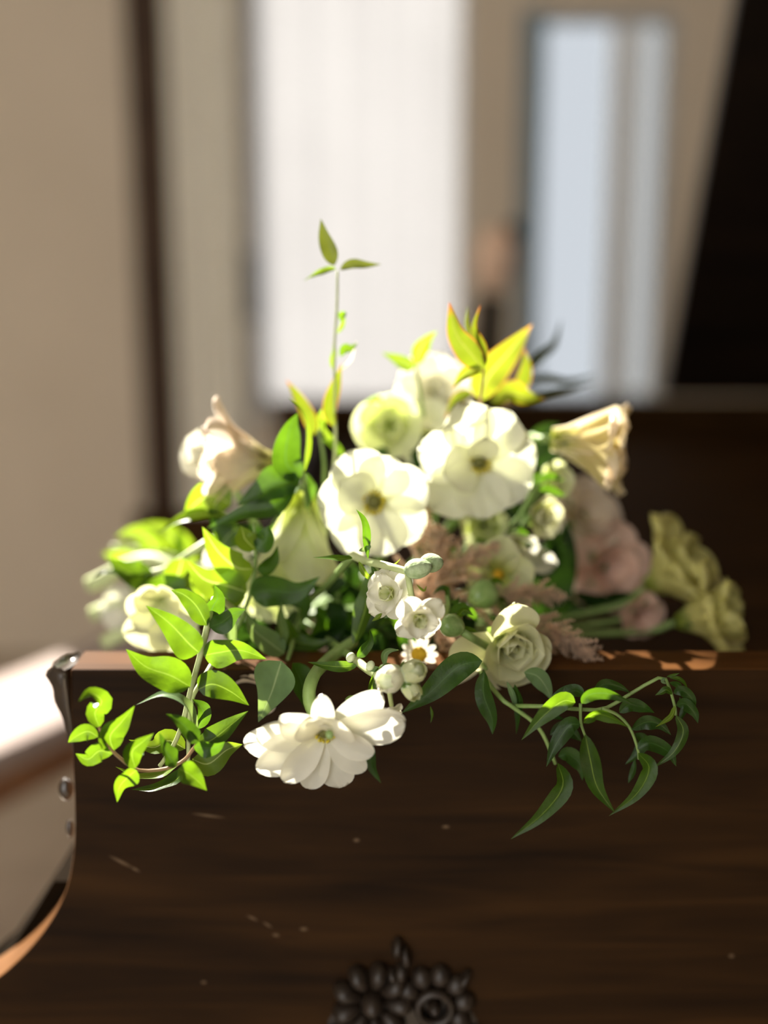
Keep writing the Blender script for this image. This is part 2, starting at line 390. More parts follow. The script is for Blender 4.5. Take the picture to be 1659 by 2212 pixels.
curtain('linen_drape', 'soft beige drape hanging between brown trim and bright window', wx(376), wx(528), .05, ZC-.05, YB-.05, .02, 3, M['drape'])

# slim post in front of the window pier
pb = P(1050, 900, 2.40); pb.z = 0
post = thing('wooden_post', 'slim dark post with a tan wooden finial in front of the window pier', 'post', pb)
p0, p1, p2 = P(1047, 900, 2.40), P(1062, 640, 2.40), P(1078, 497, 2.40)
tube('pole', [Vector((p0.x-.02, 2.40, .02)), p0, p1], .030, .026, M['matte'], post, n=12)
V, F = ellipsoid_geo((p1+p2)/2 + Vector((0, 0, .005)), p2-p1, (p2-p1).length*.52, .036*1.15, n=16, m=12, point=-.12)
mk('finial', V, F, M['tan'], post)
V, F = ellipsoid_geo(P(1108, 500, 2.41), (0.3, 0, 1), .022, .018)
mk('knob', V, F, M['dark'], post)
mk('foot', *merge([box_geo(pb.x-.13, pb.x+.09, 2.30, 2.50, 0, .02)]), M['dark'], post, smooth=False)

# bench in the sun
bench = thing('piano_bench', 'low wooden bench with a pale pink sunlit seat beyond the piano arm', 'bench', (-.50, 2.17, 0))
bu, bw = Vector((.5, .866, 0)), Vector((.866, -.5, 0))
b0 = Vector((-.70, 2.04, 0)) - bu*.42
def bench_box(name, u0, u1, w0, w1, z0, z1, mat, bev):
    V = [b0 + bu*u + bw*w + Vector((0, 0, z)) for z in (z0, z1) for u, w in ((u0, w0), (u1, w0), (u1, w1), (u0, w1))]
    o = mk(name, V, [(0, 1, 2, 3), (7, 6, 5, 4), (0, 4, 5, 1), (1, 5, 6, 2), (2, 6, 7, 3), (3, 7, 4, 0)], mat, bench, smooth=False)
    m_ = o.modifiers.new('bevel', 'BEVEL'); m_.width = bev; m_.segments = 3
    return o
bench_box('seat_cushion', 0, .95, 0, .25, .455, .50, M['cushion'], .015)
bench_box('apron', .02, .93, .02, .23, .39, .455, M['bench'], .004)
for u in (.05, .90):
    for w in (.045, .205):
        bench_box('leg', u-.02, u+.02, w-.02, w+.02, 0, .39, M['bench'], .004)

# ------------------------------------------------------------------ the piano
YP, TK = .70, .036
ZTOP = P(800, 1446, YP).z
piano = thing('grand_piano', 'dark walnut grand piano with raised lid under the bouquet', 'piano', (.3, YP, 0))
prof = [(152, 1446), (153, 1520), (156, 1620), (160, 1720), (161, 1790), (157, 1850), (147, 1905), (130, 1952), (104, 1998), (70, 2042), (35, 2078), (0, 2108), (-60, 2146), (-140, 2178), (-260, 2200)]
pl = [(P(x, y, YP).x, P(x, y, YP).z) for x, y in prof]
ctr = cat_rom([Vector((a, 0, b)) for a, b in pl], 56)
out2 = [(v.x, v.z) for v in ctr]
xf = out2[-1][0] - .05
out2 += [(xf, out2[-1][1]-.012), (xf-.01, out2[-1][1]-.05), (xf-.01, .56), (1.9, .56), (1.9, ZTOP)]
n = len(out2)
V = [(x, YP, z) for x, z in out2] + [(x, YP+TK, z) for x, z in out2]
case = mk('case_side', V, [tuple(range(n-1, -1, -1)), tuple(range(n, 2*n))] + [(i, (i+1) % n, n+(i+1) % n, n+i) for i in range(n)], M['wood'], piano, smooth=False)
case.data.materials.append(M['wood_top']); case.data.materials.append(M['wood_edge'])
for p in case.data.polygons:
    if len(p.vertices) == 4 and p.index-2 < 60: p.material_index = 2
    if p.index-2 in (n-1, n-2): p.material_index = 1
bv = case.modifiers.new('bevel', 'BEVEL'); bv.width = .0016; bv.segments = 2; bv.limit_method = 'ANGLE'; bv.angle_limit = R(40)
case['label'] = 'dark walnut side panel of the piano'
# top moulding line, carved scroll and beads along the arm's front edge
def scroll(a, b, w0, w1, y0, y1, name='carved_scroll'):
    """tapering leaf of carving that hugs the arm's edge from a to b"""
    V = []; F = []; ns, nr = 18, 14
    for i in range(ns+1):
        t = i/ns; c = Vector(a).lerp(Vector(b), t)
        w = (w0*(1-t)**.95 + w1*t)*min(1, .62+ 4.5*t)*(1+.06*math.sin(t*20))
        for k in range(nr):
            an = 2*math.pi*k/nr
            r = 1 + .16*math.cos(5*an)
            V.append((c.x - w*.45 + math.cos(an)*w*.55*r, (y0+y1)/2 + math.sin(an)*(y1-y0)*.5*r*(1-.55*t), c.z))
    for i in range(ns):
        for k in range(nr):
            F.append((i*nr+k, i*nr+(k+1) % nr, (i+1)*nr+(k+1) % nr, (i+1)*nr+k))
    F.append(tuple(range(nr))); F.append(tuple(ns*nr+k for k in range(nr-1, -1, -1)))
    return mk(name, V, F, M['carve'], piano)
sp = S(P(150, 1500, YP))
scroll(P(152, 1449, YP), P(158, 1660, YP), 70*sp, 5*sp, YP+.002, YP+.034)['label'] = 'glossy carved leaf scroll at the arm edge'
for (x, y, rw, rl) in ((143, 1705, 17, 27), (151, 1790, 9, 22)):
    c = P(x, y, YP+.016)
    V, F = ellipsoid_geo(c, (0, 0, 1), rl*sp, rw*sp, n=14, m=10)
    mk('carved_bead', V, F, M['carve'], piano)
# deck, fallboard, far rim, keyboard
zd = ZTOP - .05
boxes('music_deck', [(-.10, 1.9, YP+TK, 2.05, zd-.02, zd)], M['deck'], piano)
boxes('rail', [(-.125, -.10, YP+TK, 2.05, zd-.16, ZTOP-.012)], M['wood'], piano, bevel=.003)
boxes('fallboard', [(-.150, -.128, YP+TK+.002, 2.05, zd-.22, zd-.03)], M['lid'], piano, bevel=.003)
boxes('far_rim', [(-.19, 1.9, 2.05, 2.09, .56, ZTOP), (-.45, -.19, 2.05, 2.09, .56, .80)], M['deck'], piano, bevel=.004)
pk = [P(160, 1820, .79), P(118, 1890, .79), P(78, 1950, .79), P(36, 2010, .79), P(-60, 2090, .79)]  # dark block added to fill the dark wedge beside the arm
pk = [(v.x, v.z) for v in pk]; pk += [(pk[-1][0], .60), (-.12, .60), (-.12, pk[0][1])]
nk = len(pk)
mk('dark_wedge_block', [(x, YP+TK, z) for x, z in pk] + [(x, .79, z) for x, z in pk], [tuple(range(nk-1, -1, -1)), tuple(range(nk, 2*nk))] + [(i, (i+1) % nk, nk+(i+1) % nk, nk+i) for i in range(nk)], M['matte'], piano, smooth=False)
boxes('bottom_board', [(-.15, 1.9, YP+TK, 2.05, .57, .60)], M['lid'], piano)
for lx, ly in ((-.05, .80), (-.05, 1.95), (1.7, 1.4)):
    tube('leg', [(lx, ly, .565), (lx, ly, .35), (lx, ly, .003)], .06, .035, M['wood'], piano, n=14)
# lid: hinged on the far rim, raised towards the camera side
hx = P(1432, 868, 2.07).x
ang = R(62); ld = Vector((0, -math.cos(ang), math.sin(ang))); ln_ = Vector((0, math.sin(ang), math.cos(ang)))
V = []
for x in (hx, 2.0):
    for s_, t_ in ((0, 0), (1.40, 0), (1.40, .026), (0, .026)):
        V.append(Vector((x, 2.075, ZTOP+.005)) + ld*s_ + ln_*t_)
lid = mk('lid', V, [(0, 1, 2, 3), (7, 6, 5, 4), (0, 4, 5, 1), (1, 5, 6, 2), (2, 6, 7, 3), (3, 7, 4, 0)], M['lid'], piano, smooth=False)
bv = lid.modifiers.new('bevel', 'BEVEL'); bv.width = .005; bv.segments = 3
lid.data.materials.append(M['carve_dull']); lid.data.polygons[0].material_index = 1  # edge highlight put in as a lighter material on the lid's side face
lid['label'] = 'raised near-black piano lid'
# carved rosette ornament on the side panel
oc = P(865, 2150, YP)
so = S(oc)
V, F = ellipsoid_geo(P(870, 2215, YP+.002), (1, 0, 0), 165*so, 95*so, n=28, m=14)
V = [Vector((v[0], YP - .0005 + (v[1]-YP)*.05, v[2])) for v in V]
orn = mk('carved_ornament', V, F, M['carve_dull'], piano); orn['label'] = 'carved flower ornament on the side panel'
def knob_part(name, x, y, rl, rw, ang, h=.011, point=0.0, parent=orn):
    c = P(x, y, YP); a = Vector((math.sin(ang), 0, math.cos(ang)))
    V, F = ellipsoid_geo(c, a, rl*so, rw*so, n=14, m=8, point=point, flat=(0, -1, 0))
    V = [Vector((v.x, YP - .0005 + (v.y-YP)*(h/(rw*so)) if v.y < YP else YP+.001, v.z)) for v in V]
    return mk(name, V, F, M['carve_dull'], parent)
knob_part('carved_boss', 805, 2160, 27, 27, 0, .016)
for k in range(9):
    a = R(40*k + 12)
    knob_part('carved_petal', 805+57*math.sin(a), 2160-56*math.cos(a), 34, 22, a, .012, point=-.25)
for (x, y, rl, rw, an) in ((858, 2042, 24, 13, 10), (877, 2062, 26, 12, -6), (866, 2096, 24, 16, 10), (848, 2100, 18, 14, -20)):
    knob_part('carved_leaf', x, y, rl, rw, R(an), .010)
V = []; F = []
for i in range(33):
    a = 2*math.pi*i/32
    for k in range(8):
        b = 2*math.pi*k/8; rr = 36*so + 11*so*math.cos(b)
        V.append(P(938, 2165, YP) + Vector((rr*math.cos(a), -.002 - .009*max(0, math.sin(b)), rr*math.sin(a))))
for i in range(32):
    for k in range(8): F.append((i*8+k, (i+1)*8+k, (i+1)*8+(k+1) % 8, i*8+(k+1) % 8))
mk('carved_ring', V, F, M['carve_dull'], orn)
knob_part('carved_boss', 938, 2165, 17, 17, 0, .013)
for an in range(-60, 200, 36):
    a = R(an)
    knob_part('carved_petal', 938+64*math.sin(a), 2165-62*math.cos(a), 27, 24, a, .009)
for (x, y, rl, rw, an) in ((1030, 2230, 60, 16, 120), (720, 2225, 60, 16, 60), (1000, 2110, 26, 9, 40)):
    knob_part('carved_leaf', x, y, rl, rw, R(an), .009)

# ------------------------------------------------------------------ plants: builders
def prof_leaf(t, kind):
    if kind == 'lance':
        return max(0, math.sin(math.pi*min(1, t**.78)))**.95*(1-.25*t)
    if kind == 'ovate':
        return max(0, math.sin(math.pi*t**.66))**.95*(1-.18*t)
    return max(0, math.sin(math.pi*t**.9))**.6
def leaf(parent, pts, wpx, roll=0, mat='leaf', Y=.67, fold=.26, wave=.20, kind='lance', name='leaf', petiole=True, label=None):
    q = []
    for p in pts:
        dy = p[2]*.001 if len(p) > 2 else 0
        q.append(P(p[0], p[1], Y+dy))
    nl, nu = 16, 6
    c = cat_rom(q, nl)
    w = wpx*.5*S(q[len(q)//2])
    V = []; UV = []; F = []
    ph = rnd.random()*6.28; L = sum((c[i+1]-c[i]).length for i in range(nl))
    for i, p in enumerate(c):
        t = i/nl
        T = (c[min(i+1, nl)] - c[max(i-1, 0)]).normalized()
        nv = (CAM-p).normalized(); nv = (nv - T*nv.dot(T)).normalized()
        nv = Quaternion(T, R(roll + 18*math.sin(t*2.2+ph)*(.4 if wave else 0))) @ nv
        b = T.cross(nv)
        ww = w*prof_leaf(t, kind)
        for k in range(nu+1):
            u = 2*k/nu-1
            off = fold*ww*abs(u)**1.3 + wave*w*math.sin(t*11+ph+(1.3 if u > 0 else 0))*abs(u)**1.5*(1-t*.5)*(ww/w)
            V.append(p + b*(ww*u*(1-.10*fold*abs(u))) + nv*off); UV.append((k/nu, t))
    for i in range(nl):
        for k in range(nu):
            a = i*(nu+1)+k; F.append((a, a+1, a+nu+2, a+nu+1))
    o = mk(name, V, F, M[mat], parent, uv=UV)
    if label: o['label'] = label
    return o
def pts3(pts, Y):
    return [P(p[0], p[1], Y + (p[2]*.001 if len(p) > 2 else 0)) for p in pts]
def stem(parent, pts, r0px, r1px, mat='stem', Y=.67, name='stem', seg=18):
    q = pts3(pts, Y); s = S(q[0])
    return tube(name, q, r0px*s, r1px*s, M[mat], parent, n=8, seg=seg)
def frame(axis):
    a = Vector((axis[0], -axis[2], axis[1])).normalized()      # (right, up, towards camera)
    x = Vector((1, 0, 0)); x = x - a*x.dot(a)
    if x.length < .2: x = Vector((0, 0, 1)) - a*a.z
    x.normalize(); return a, x, a.cross(x)
def petal(parent, c, fr, th, L, W, e0, e1, mat, cup=.25, ruf=.0, rk=3, tm=.6, w0=.25, start=0.0, name='petal', twist=0.0, nl=12, nu=8, side=0.0):
    a, x, y = fr
    r = x*math.cos(R(th)) + y*math.sin(R(th)); tau = a.cross(r)
    V = []; UV = []; F = []; ph = rnd.random()*6.28
    pos = Vector(c) + r*start; pt = 0
    for i in range(nl+1):
        t = math.sin(i/nl*math.pi/2)**1.15 if i < nl else 1.0
        e = R(e0 + (e1-e0)*t)
        d = r*math.cos(e) + a*math.sin(e); nn = a*math.cos(e) - r*math.sin(e)
        pos = pos + d*(L*(t-pt)); pt = t
        if t > tm: w = math.sqrt(max(0.0, 1-((t-tm)/(1-tm))**2))
        else: w = w0 + (1-w0)*math.sin(math.pi/2*t/tm)**1.2
        w *= W/2
        tw = Quaternion(d, R(twist*t)); tt = tw @ tau; n2 = tw @ nn
        for k in range(nu+1):
            u = 2*k/nu-1
            off = cup*w*u*u + ruf*W*math.sin(rk*3*u+ph)*t*t
            lob = ruf*L*.5*math.sin(rk*4*u+ph*2)*t**4
            V.append(pos + tt*(w*u) + n2*off + d*(lob - .10*L*u*u*t*(1-t)*0) + tt*(side*L*t*t)); UV.append((k/nu, t))
    for i in range(nl):
        for k in range(nu):
            b = i*(nu+1)+k; F.append((b, b+1, b+nu+2, b+nu+1))
    return mk(name, V, F, M[mat], parent, uv=UV)
def centre(parent, c, fr, rpx, mat_in='olive', mat_out='stamen', ring=True):
    a, x, y = fr; s = S(c); r = rpx*s
    V, F = ellipsoid_geo(Vector(c)+a*r*.35, a, r*.55, r*.62, n=14, m=8)
    mk('flower_centre', V, F, M[mat_in], parent)
    if ring:
        gl = []
        for k in range(26):
            th = k/26*6.283 + rnd.random()*.2; rr = r*(.75+.35*rnd.random())
            d = x*math.cos(th)+y*math.sin(th)
            p = Vector(c)+d*rr+a*r*(.35+.3*rnd.random())
            gl.append(tube_geo([Vector(c)+d*r*.4, p], [r*.05, r*.05], 4))
            gl.append(ellipsoid_geo(p, d+a, r*.20, r*.13, n=6, m=4))
        mk('stamens', *merge(gl), M[mat_out], parent)
def sepals(parent, c, fr, n, L, W, e0, e1, mat='sepal', off=0):
    for k in range(n):
        petal(parent, c, fr, off+360*k/n, L, W, e0, e1, mat, cup=.2, tm=.35, w0=.5, name='sepal', nl=8, nu=4)

# ------------------------------------------------------------------ bouquet flowers
HUB = (650, 1330, .80)
def head_stem(parent, c, fr, way, r=7, mat='stem', back=20):
    a = fr[0]; s = S(c)
    pts = [Vector(c) - a*(4*s), Vector(c) - a*(back*s)] + [P(*w) for w in way]
    return tube('stem', pts, r*s, r*s*.9, M[mat], parent, n=8, seg=20)

# open face flowers with olive centres
def open_flower(name, label, x, y, Y, axis, spec, rc, mat, way, cat='flower', ring=True, mats=('olive', 'stamen'), sep=5, group=None):
    c = P(x, y, Y); fr = frame(axis); s = S(c)
    t = thing(name, label, cat, c, group)
    for (th, L, W, e0, e1, *rest) in spec:
        kw = rest[0] if rest else {}
        petal(t, c, fr, th, L*s, W*s, e0, e1, mat, **kw)
    if rc: centre(t, c + fr[0]*(.15*rc*s), fr, rc, *mats, ring=ring)
    if sep: sepals(t, c - fr[0]*(2*s), fr, sep, 34*s, 20*s, 5, 25)
    if way: head_stem(t, c, fr, way)
    return t
def ringspec(n, L, W, e0, e1, off=0, jit=10, **kw):
    o = []
    for k in range(n):
        o.append((off+360*k/n+rnd.uniform(-jit, jit), L*rnd.uniform(.92, 1.06), W*rnd.uniform(.92, 1.1), e0+rnd.uniform(-6, 6), e1+rnd.uniform(-8, 8), dict(kw)))
    return o
open_flower('butterfly_ranunculus', 'open white flower with olive centre, left of the two facing the camera', 808, 1083, .772, (.02, .10, 1),
    [(118, 128, 124, 22, 8, dict(ruf=.025, tm=.66, w0=.25)), (70, 112, 116, 30, 14, dict(ruf=.03, tm=.66, w0=.25)), (22, 124, 112, 20, 4, dict(ruf=.03, tm=.66, w0=.25)), (328, 126, 110, 24, 6, dict(ruf=.03, tm=.64, w0=.25)),
     (285, 122, 112, 30, 10, dict(ruf=.03, tm=.66, w0=.25)), (240, 128, 112, 16, 2, dict(ruf=.025, tm=.66, w0=.25)), (180, 126, 124, 26, 12, dict(ruf=.025, tm=.66, w0=.25)), (150, 100, 100, 40, 26, dict(ruf=.03, w0=.25))],
    24, 'petal', [(790, 1160, .83), (700, 1290, .84), HUB])
open_flower('butterfly_ranunculus', 'open white flower with olive centre, right of the two, in full sun', 1033, 997, .80, (.10, .10, 1),
    [(110, 140, 122, 24, 16, dict(ruf=.05, tm=.7, w0=.25)), (62, 130, 112, 34, 4, dict(ruf=.04, tm=.7, w0=.25)), (12, 126, 126, 18, 2, dict(ruf=.035, tm=.66, w0=.25)), (325, 128, 116, 24, 10, dict(ruf=.035, tm=.66, w0=.25)),
     (272, 126, 124, 26, 10, dict(ruf=.035, tm=.66, w0=.25)), (222, 146, 130, 16, 0, dict(ruf=.035, tm=.66, w0=.25)), (168, 142, 124, 24, 10, dict(ruf=.04, tm=.66, w0=.25)), (195, 110, 104, 44, 30, dict(ruf=.04, w0=.25)), (88, 96, 70, 62, 50, dict(ruf=.05, w0=.25))],
    24, 'petal', [(1000, 1090, .86), (850, 1260, .85), HUB])
# nodding bloom that hangs over the panel
t = open_flower('cosmos', 'large white nodding flower hanging lowest over the wooden panel', 702, 1576, .655, (.0, -.20, .95),
    [(176, 150, 84, 26, 2, dict(ruf=.02, cup=.15, tm=.58)), (195, 186, 96, 10, -14, dict(ruf=.02, cup=.12, tm=.55)), (212, 176, 84, 18, 0, dict(ruf=.02, cup=.15, tm=.56)),
     (230, 146, 66, 26, 8, dict(ruf=.02, tm=.6)), (255, 146, 64, 16, 4, dict(ruf=.015, tm=.66)), (243, 172, 50, -10, -16, dict(ruf=.05, tm=.76)), (284, 146, 78, 12, 0, dict(ruf=.02, tm=.7)), (312, 128, 64, 20, 4, dict(ruf=.02, tm=.6)),
     (340, 118, 66, 26, 10, dict(ruf=.02, tm=.6)), (12, 178, 94, 16, 0, dict(ruf=.03, cup=.15, tm=.7)), (34, 150, 76, 2, -10, dict(ruf=.03)), (66, 84, 110, 74, 6, dict(ruf=.03, tm=.7)),
     (120, 84, 96, 70, 0, dict(ruf=.05, tm=.7)), (148, 116, 80, 40, 4, dict(ruf=.04)), (92, 104, 50, 44, -20, dict(ruf=.06)), (84, 70, 34, 30, 60, dict(ruf=.08))],
    22, 'petal_w', None, sep=0)
c0 = P(702, 1578, .655)
s0 = S(c0)
mk('pistil', *ellipsoid_geo(P(712, 1587, .648), (.3, -.8, -.5), 11*s0, 9*s0), M['bud'], t)
stem(t, [(765, 1385, 60), (715, 1420, 40), (678, 1460, 15), (668, 1510, 8), (690, 1565, 6)], 13, 13, 'stem', .66)
leaf(t, [(745, 1510), (770, 1512), (800, 1522)], 26, 30, 'sepal', .675, name='sepal')
# blush bloom seen from behind at the upper left
c = P(588, 1000, .80); fr = frame((-.93, .10, .10)); s = S(c)
t = thing('blush_ranunculus', 'blush white bloom at the upper left, turned away to the left', 'flower', c)
for sp_ in ringspec(6, 185, 120, 62, 30, off=10, ruf=.03, cup=.35, w0=.4) + ringspec(5, 160, 110, 78, 60, off=40, ruf=.04, cup=.4, w0=.4):
    th, L, W, e0, e1, kw = sp_; petal(t, c, fr, th, L*s, W*s, e0, e1, 'petal_pink', **kw)
sepals(t, c + fr[0]*s*2, fr, 7, 52*s, 15*s, 25, 45, 'calyx')
head_stem(t, c, fr, [(640, 1060, .82), (660, 1180, .83), HUB], r=7)
open_flower('white_blossom', 'white sunlit petals at the far upper left beside the blush bloom', 445, 985, .815, (-.55, .35, .75),
            ringspec(5, 62, 74, 25, 20, off=20, ruf=.04) + ringspec(4, 45, 50, 55, 60, off=0, ruf=.05), 0, 'petal_w', [(520, 1080, .84), (600, 1220, .84), HUB], sep=4)
# pale trumpet hanging at the centre left
c = P(655, 1062, .79); fr = frame((-.08, -.95, .25)); s = S(c)
t = thing('trumpet_bloom', 'pale creamy trumpet bloom hanging left of the open white flower', 'flower', c)
for th, L, W, e0, e1, kw in ringspec(6, 212, 108, 68, 58, off=10, ruf=.03, cup=.35, w0=.5, tm=.7):
    petal(t, c, fr, th, L*s, W*s, e0, e1, 'petal_g', **kw)
sepals(t, c, fr, 5, 26*s, 16*s, 60, 72)
head_stem(t, c, fr, [(668, 1040, .81), (690, 1120, .84), HUB], r=7)
# bowls at the back top
open_flower('white_bowl_flower', 'rounded white bowl of petals behind the two open flowers', 842, 918, .865, (-.05, .10, 1),
            ringspec(5, 96, 106, 50, 30, off=35, ruf=.02, cup=.3, w0=.5) + ringspec(4, 72, 84, 62, 70, off=0, ruf=.03, cup=.4, w0=.5), 0, 'petal_g', [(830, 1010, .9), (740, 1250, .86), HUB])
open_flower('white_bowl_flower', 'topmost white bloom of the bouquet under the red-edged leaves', 934, 848, .885, (.10, .25, .9),
            ringspec(6, 92, 94, 28, 20, off=15, ruf=.04, cup=.25, w0=.45) + ringspec(4, 56, 60, 60, 62, off=50, ruf=.05), 0, 'petal_w', [(930, 960, .92), (800, 1230, .86), HUB])
open_flower('white_bowl_flower', 'white bloom with a pink tinge between the topmost and the open flowers', 925, 945, .87, (-.2, .3, .9),
            ringspec(6, 88, 88, 30, 14, off=15, ruf=.04), 0, 'petal', [(900, 1040, .9), (800, 1240, .86), HUB], sep=4)
# ruffled cream bloom, upper right
c = P(1190, 950, .825); fr = frame((.97, -.04, .12)); s = S(c)
t = thing('cream_lisianthus', 'ruffled cream bloom pointing right above the dark piano deck', 'flower', c)
for th, L, W, e0, e1, kw in ringspec(6, 185, 118, 68, 50, off=0, ruf=.07, cup=.3, w0=.4, tm=.78, rk=2) + ringspec(4, 160, 100, 75, 66, off=30, ruf=.09, cup=.4, w0=.4, tm=.78):
    petal(t, c, fr, th, L*s, W*s, e0, e1, 'petal_cream', nl=14, nu=14, **kw)
for th in (65, 110, 250):
    petal(t, c, fr, th, 196*s, 100*s, 62, 20, 'petal_cream', ruf=.10, tm=.8, nl=14, nu=14)
sepals(t, c, fr, 5, 70*s, 26*s, 50, 60)
head_stem(t, c, fr, [(1120, 960, .88), (980, 1130, .88), (800, 1290, .84), HUB], r=9)
# satin double bloom (right, in shade)
c = P(1101, 1388, .700); fr = frame((.22, -.18, .95)); s = S(c)
t = thing('satin_rose', 'satiny cream double bloom resting on the piano edge, right of centre', 'flower', c)
for (th, L, W, e0, e1, st, kw) in [
    (20, 46, 40, 80, 95, 4, {}), (140, 46, 42, 80, 98, 5, {}), (260, 46, 42, 80, 98, 5, {}),
    (80, 54, 62, 66, 92, 8, dict(cup=.5)), (200, 54, 62, 66, 92, 8, dict(cup=.5)), (320, 56, 66, 64, 90, 8, dict(cup=.5)),
    (35, 66, 84, 50, 78, 8, dict(cup=.5)), (155, 66, 80, 52, 70, 8, dict(cup=.45)), (275, 68, 90, 48, 78, 8, dict(cup=.5)),
    (350, 78, 104, 34, 62, 6, dict(cup=.4)), (235, 84, 100, 34, 56, 6, dict(cup=.4)), (295, 88, 118, 24, 42, 6, dict(cup=.35, ruf=.02)),
    (92, 104, 92, 40, 12, 4, dict(cup=.35, ruf=.025, tm=.66)), (70, 78, 74, 50, 40, 6, dict(cup=.3, ruf=.02)),
    (190, 118, 74, 30, -8, 6, dict(cup=-.35, ruf=.03, tm=.66)), (218, 128, 76, 22, -12, 4, dict(cup=-.3, ruf=.03)), (268, 96, 96, 10, 20, 4, dict(cup=.3, ruf=.03)), (330, 86, 90, 14, 30, 4, dict(cup=.3, ruf=.02))]:
    petal(t, c - fr[0]*18*s, fr, th, L*1.16*s, W*1.16*s, e0, e1, 'petal_rose', start=st*s, w0=.5, **kw)
sepals(t, c-fr[0]*22*s, fr, 5, 60*s, 24*s, 5, 10)
head_stem(t, c-fr[0]*16*s, fr, [(1030, 1375, .745), (960, 1345, .775), (800, 1330, .80), HUB], r=8)
# small double blooms behind it
def small_rose(label, x, y, Y, axis, r, mat, way, name='small_lisianthus', group=None, ruf=.02, wide=0):
    c = P(x, y, Y); fr = frame(axis); s = S(c); t = thing(name, label, 'flower', c, group)
    for (n, k, W, e0, e1, off) in ((3, .62, .6, 76, 96, 0), (4, .82, .95, 56, 80, 40), (5, 1.1, 1.15, 28, 48, 10)):
        for i in range(n):
            petal(t, c-fr[0]*r*.3*s, fr, off+360*i/n+rnd.uniform(-8, 8), r*k*s, r*W*s, e0-wide, e1-wide*1.5, mat, cup=.4, ruf=ruf, w0=.5, start=.08*r*s, nu=10)
    sepals(t, c-fr[0]*r*.3*s, fr, 5, r*.7*s, r*.3*s, 10, 25)
    head_stem(t, c-fr[0]*r*.25*s, fr, way, r=6)
    return t
small_rose('small pale double bloom at the right edge under the sunny open flower', 1168, 1115, .80, (.5, .05, .8), 52, 'petal_rose', [(1100, 1160, .83), (900, 1290, .83), HUB])
small_rose('small pale green-white bloom between feathery plume and sunny open flower', 1045, 1135, .815, (-.1, .2, .9), 60, 'petal_g', [(1000, 1190, .84), (860, 1300, .83), HUB])
small_rose('greenish half-open bloom behind the small pale double bloom', 1195, 1040, .835, (.4, .3, .7), 48, 'petal_g', [(1120, 1110, .86), (900, 1280, .84), HUB])
open_flower('yellow_eyed_blossom', 'white flower with a golden eye drooping beside the feathery pink plumes', 1080, 1238, .785, (-.45, -.12, .9),
            ringspec(6, 92, 80, 12, -4, off=25, ruf=.02, tm=.62, w0=.4), 19, 'petal_g', [(1030, 1270, .81), (880, 1310, .82), HUB], mats=('yellow', 'yellow'), ring=False)
open_flower('white_blossom', 'pale drooping petals between golden-eyed flower and dark gap', 1112, 1165, .80, (.1, -.5, .8),
            [(270, 118, 78, 10, 0, dict(ruf=.02)), (315, 128, 66, 8, 4, dict(ruf=.02)), (230, 92, 70, 16, 8, dict(ruf=.02)), (40, 56, 56, 40, 20), (90, 56, 60, 45, 30), (150, 60, 60, 30, 20), (292, 150, 56, -6, -10)],
            0, 'petal_w', [(1060, 1190, .84), (880, 1300, .83), HUB])
# blurred blooms on the deck to the right
small_rose('blurred white bloom with pale pink petals above the pink rose', 1268, 1110, .885, (.35, .45, .7), 80, 'petal_pink', [(1180, 1180, .9), (960, 1310, .86), HUB], ruf=.05, wide=20)
small_rose('blurred pink rose lying on the deck between white and yellow-green blooms', 1318, 1228, .875, (.35, .1, .9), 92, 'petal_rosa', [(1230, 1280, .89), (980, 1340, .85), HUB], name='pink_rose', ruf=.04, wide=20)
small_rose('little pink bloom lowest on the deck beside the yellow-green blooms', 1388, 1330, .83, (.3, -.1, .9), 50, 'petal_rosa', [(1310, 1345, .84), (1000, 1370, .82), HUB], name='pink_rose', ruf=.04, wide=20)
def ruffle(label, x, y, Y, axis, L, mat, way):
    c = P(x, y, Y); fr = frame(axis); s = S(c); t = thing('ruffled_lisianthus', label, 'flower', c)
    for th, l, W, e0, e1, kw in ringspec(7, L, L*.62, 55, 30, ruf=.10, cup=.3, w0=.35, tm=.8) + ringspec(6, L*.9, L*.55, 75, 60, off=20, ruf=.12, cup=.3, w0=.35, tm=.8):
        petal(t, c, fr, th, l*s, W*s, e0, e1, mat, nl=14, nu=14, **kw)
    sepals(t, c, fr, 5, L*.42*s, L*.16*s, 45, 55)
    head_stem(t, c, fr, way, r=8)
ruffle('ruffled yellow-green bloom, upper of the two at the right end', 1396, 1270, .85, (.70, .55, .25), 165, 'petal_lime', [(1330, 1310, .86), (1100, 1350, .85), (800, 1330, .82), HUB])
ruffle('ruffled yellow-green bloom, lower of the two at the right end', 1462, 1345, .825, (.80, .35, .35), 155, 'petal_lime', [(1380, 1365, .83), (1100, 1370, .82), (800, 1340, .81), HUB])
